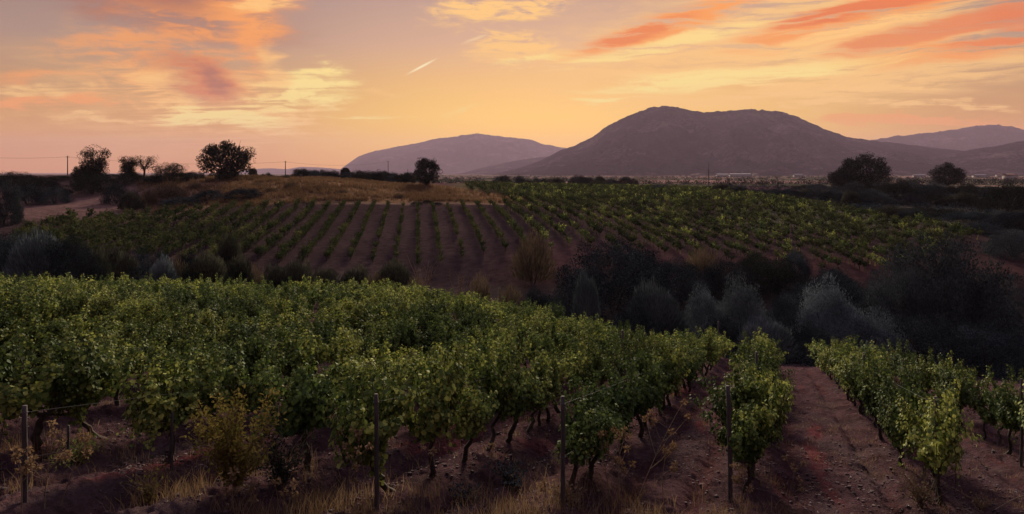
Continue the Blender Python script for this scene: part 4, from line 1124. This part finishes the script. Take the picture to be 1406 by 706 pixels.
# pale bent cane at lower right
def cane():
    X, Y, z = ground_at(1366, 704); u = np.linspace(0, 1, 10)
    g = Geo(); g.tube(np.stack([0.75 * u, 0.1 * u, 0.22 * np.sin(u * 1.7)], 1), np.linspace(0.011, 0.006, 10), 6)
    tag(link('dry_cane', g.mesh('dry_cane', M['twig'], True), None, (X, Y, z)), 'pale bent cane lying at the lower right corner', 'cane')
cane()

def s_front(rg):
    px = rg.uniform(-40, 1450)
    w = np.interp(px, [-40, 0, 120, 200, 260, 460, 520, 600, 760, 900, 960, 1010, 1100, 1200, 1300, 1450], [.7, .6, .6, .35, .9, .9, .5, .35, .6, 1, .6, .7, .6, .2, .5, .3])
    Y = 8.4 + abs(rg.normal(0, 1.25))
    if rg.random() > w or Y > 11.5: return None
    X = at(px, Y)
    if fbm(np.array([X * 1.3]), np.array([Y * 1.3]), 71, 3)[0] < 0.48: return None
    return X, Y
blades('dry_grass', 900, s_front, (0.05, 0.30), 0.0042, M['dry'], 'dry straw grass and weeds along the front edge of the field', 61, 9, 0.8)
def lumps(name, n, sampler, rr, mat, label, seed, flat=0.7):
    rg = np.random.default_rng(seed); pts = []
    while len(pts) < n:
        p = sampler(rg)
        if p is not None: pts.append(p)
    X = np.array([p[0] for p in pts]); Y = np.array([p[1] for p in pts]); Z = ground(X, Y)
    c = np.array([(-1, -1, -1), (1, -1, -1), (1, 1, -1), (-1, 1, -1), (-1, -1, 1), (1, -1, 1), (1, 1, 1), (-1, 1, 1)], float) * 0.6
    q = np.array([(0, 3, 2, 1), (4, 5, 6, 7), (0, 1, 5, 4), (1, 2, 6, 5), (2, 3, 7, 6), (3, 0, 4, 7)])
    r = rr[0] * (rr[1] / rr[0]) ** (rg.random(n) ** 1.8)
    a = rg.uniform(0, 6.28, n); V = c[None] + rg.normal(0, 0.22, (n, 8, 3)); V = V * np.array([1, 1, flat])
    x = V[..., 0] * np.cos(a)[:, None] - V[..., 1] * np.sin(a)[:, None]; y = V[..., 0] * np.sin(a)[:, None] + V[..., 1] * np.cos(a)[:, None]
    V = np.stack([x, y, V[..., 2]], -1) * r[:, None, None] + np.stack([X, Y, Z - 0.05 * r], 1)[:, None]
    Q = (np.arange(n)[:, None, None] * 8 + q[None]).reshape(-1, 4)
    return tag(link(name, mesh_np(name, V, Q, mat, True)), label, name.replace('_', ' '), kind='stuff')
def s_soil(rg):
    Y = 8.3 * math.exp(rg.uniform(0, 1.35)); px = rg.uniform(-60, 1470); X = at(px, Y)
    if fbm(np.array([X * 0.8]), np.array([Y * 0.8]), 75, 3)[0] < 0.40: return None
    return X, Y
M['clod'] = plain_mat('dry_clod', (0.042, 0.025, 0.028), (0.074, 0.044, 0.048), 7.0, 1.0, 0.5)
M['stone'] = plain_mat('pale_stone', (0.16, 0.12, 0.11), (0.34, 0.28, 0.26), 5.0, 0.9, 0.3)
lumps('soil_clods', 20000, s_soil, (0.009, 0.042), M['clod'], 'earth clods lying over the tilled soil between the rows', 81)
lumps('pebbles', 300, s_soil, (0.010, 0.030), M['stone'], 'scattered pale pebbles on the tilled soil', 83, 0.6)
def s_in(rg):
    px = rg.uniform(-40, 1450); Y = rg.uniform(9.5, 24); X = at(px, Y)
    if fbm(np.array([X * 0.9]), np.array([Y * 0.9]), 73, 3)[0] < 0.58: return None
    return X, Y
blades('grass', 1100, s_in, (0.04, 0.16), 0.004, M['dry'], 'thin tufts of dry grass on the tilled soil', 63, 6, 0.9)

# ------------------------------------------------------------------ poles, wires, masts and far buildings
def pole(px, py_top, Y, r, label, seed, arm=True):
    X = at(px, Y); z = gz(X, Y); h = zof(py_top, Y) - z
    e = link('utility_pole', None, None, (X, Y, z)); g = Geo()
    g.tube([(0, 0, -0.5), (0, 0, h * 0.5), (0, 0, h)], [r * 1.15, r, r * 0.8], 8); link('shaft', g.mesh('pole_shaft', M['bark'], True), e)
    if arm:
        g = Geo(); g.box((-0.7, r, h - 0.5), (0.7, r + 0.12, h - 0.38)); link('crossarm', g.mesh('crossarm', M['bark']), e)
    tag(e, label, 'utility pole', 'utility poles on the plain')
    return np.array([X, Y, z + h - 0.35])
A = pole(93, 214, 235, 0.16, 'utility pole on the skyline left of the tall ragged tree', 1)
B = pole(392, 221, 262, 0.17, 'utility pole on the skyline right of the big round tree', 2)
C_ = pole(533, 221, 330, 0.17, 'utility pole before the far mountain', 3)
D_ = pole(560, 232, 330, 0.15, 'short utility pole left of the upright dark tree', 4, False)
E_ = pole(973, 224, 236, 0.13, 'thin mast above the top of the right vineyard', 5, False)
for a, b, lab in ((A, B, 'power line strung between the two poles on the knoll skyline'), (B, C_, 'power line from the knoll pole towards the far mountain'), (A + np.array([-60, 5, 3]), A, 'power line leaving the knoll pole towards the left edge')):
    wire(a, b, lab, 1.6, 0.03, 'power_line', 'power line', 'power lines over the knoll', 24, 'bark')

def building(px, Y, w, d, h, rz, roof, label, name='farmhouse', lift=0.0):
    X = at(px, Y); z = gz(X, Y) - 0.5 + lift
    e = link(name, None, None, (X, Y, z)); e.rotation_euler = (0, 0, rz)
    g = Geo(); g.box((-w / 2, -d / 2, -2), (w / 2, d / 2, h)); link('wall', g.mesh('house_wall', M['white_wall']), e)
    g = Geo(); o = 0.4; rh = d * 0.22
    V = [(-w / 2 - o, -d / 2 - o, h + .01), (w / 2 + o, -d / 2 - o, h + .01), (w / 2 + o, 0, h + rh), (-w / 2 - o, 0, h + rh), (-w / 2 - o, d / 2 + o, h + .01), (w / 2 + o, d / 2 + o, h + .01)]
    g.put(V, [(0, 1, 2, 3), (3, 2, 5, 4), (0, 4, 5, 1), (0, 3, 3, 4), (1, 5, 2, 2)][:3]); link('roof', g.mesh('house_roof', M[roof]), e)
    k = max(2, int(w / 5))
    for i in range(k):
        g = Geo(); x = -w / 2 + (i + 0.5) * w / k; g.box((x - 0.5, -d / 2 - 0.06, 1.0), (x + 0.5, -d / 2 + 0.02, min(h - 0.4, 2.4))); link('window', g.mesh('house_window', M['window']), e)
    tag(e, label, 'building', 'far buildings on the plain')
for a in [(992, 1500, 26, 12, 4.5, 0.1, 'sheet_roof', 'long pale shed below the main mountain, left one'), (1016, 1480, 44, 14, 4.5, -0.05, 'sheet_roof', 'longest pale shed below the main mountain'),
          (958, 1650, 12, 9, 5, 0.4, 'tile_roof', 'small white house left of the long sheds'), (952, 1400, 10, 8, 4.5, -0.3, 'tile_roof', 'lowest small house left of the long sheds'), (1037, 1900, 12, 9, 5, 0.2, 'tile_roof', 'small house right of the long sheds up the slope'),
          (1096, 1250, 16, 9, 4.5, 0.15, 'sheet_roof', 'pale farm building left of the dome-shaped tree'), (1283, 1150, 13, 9, 5, 0.5, 'tile_roof', 'house between the two round trees at the right'), (1262, 1300, 20, 10, 4, -0.2, 'sheet_roof', 'low shed between the round trees'),
          (1345, 1200, 22, 10, 4, 0.1, 'sheet_roof', 'pale shed towards the right edge'), (1386, 820, 13, 9, 5, 0.3, 'tile_roof', 'white house near the right edge'), (1372, 1500, 12, 9, 5, 0.2, 'tile_roof', 'tiny house above the white one at the right edge')]:
    building(*a)
def radio_mast(px, Y, zt, h, label):
    X = at(px, Y); g = Geo(); e = link('radio_mast', None, None, (X, Y, zt - 4))
    for sx, sy in ((-1, -1), (1, -1), (1, 1), (-1, 1)): g.tube([(2.2 * sx, 2.2 * sy, 0), (0.6 * sx, 0.6 * sy, h)], [0.5, 0.35], 4)
    for k in range(5):
        q = h * (k + 1) / 6; w = 2.2 - 1.6 * (k + 1) / 6
        for a, b in (((-w, -w), (w, -w)), ((w, -w), (w, w)), ((w, w), (-w, w)), ((-w, w), (-w, -w))): g.tube([(a[0], a[1], q), (b[0], b[1], q)], [0.25, 0.25], 4)
    link('lattice', g.mesh('mast_lattice', M['metal']), e); g = Geo(); g.tube([(0, 0, h - 1), (0, 0, h + 9)], [0.4, 0.25], 6); link('aerial', g.mesh('mast_aerial', M['metal']), e)
    tag(e, label, 'radio mast', 'masts on the far mountain')
zt = (PY0 - 183.5) / F * 8500
radio_mast(649, 8500, zt, 17, 'left mast on the far mountain summit')
radio_mast(656, 8500, zt, 13, 'right mast on the far mountain summit')
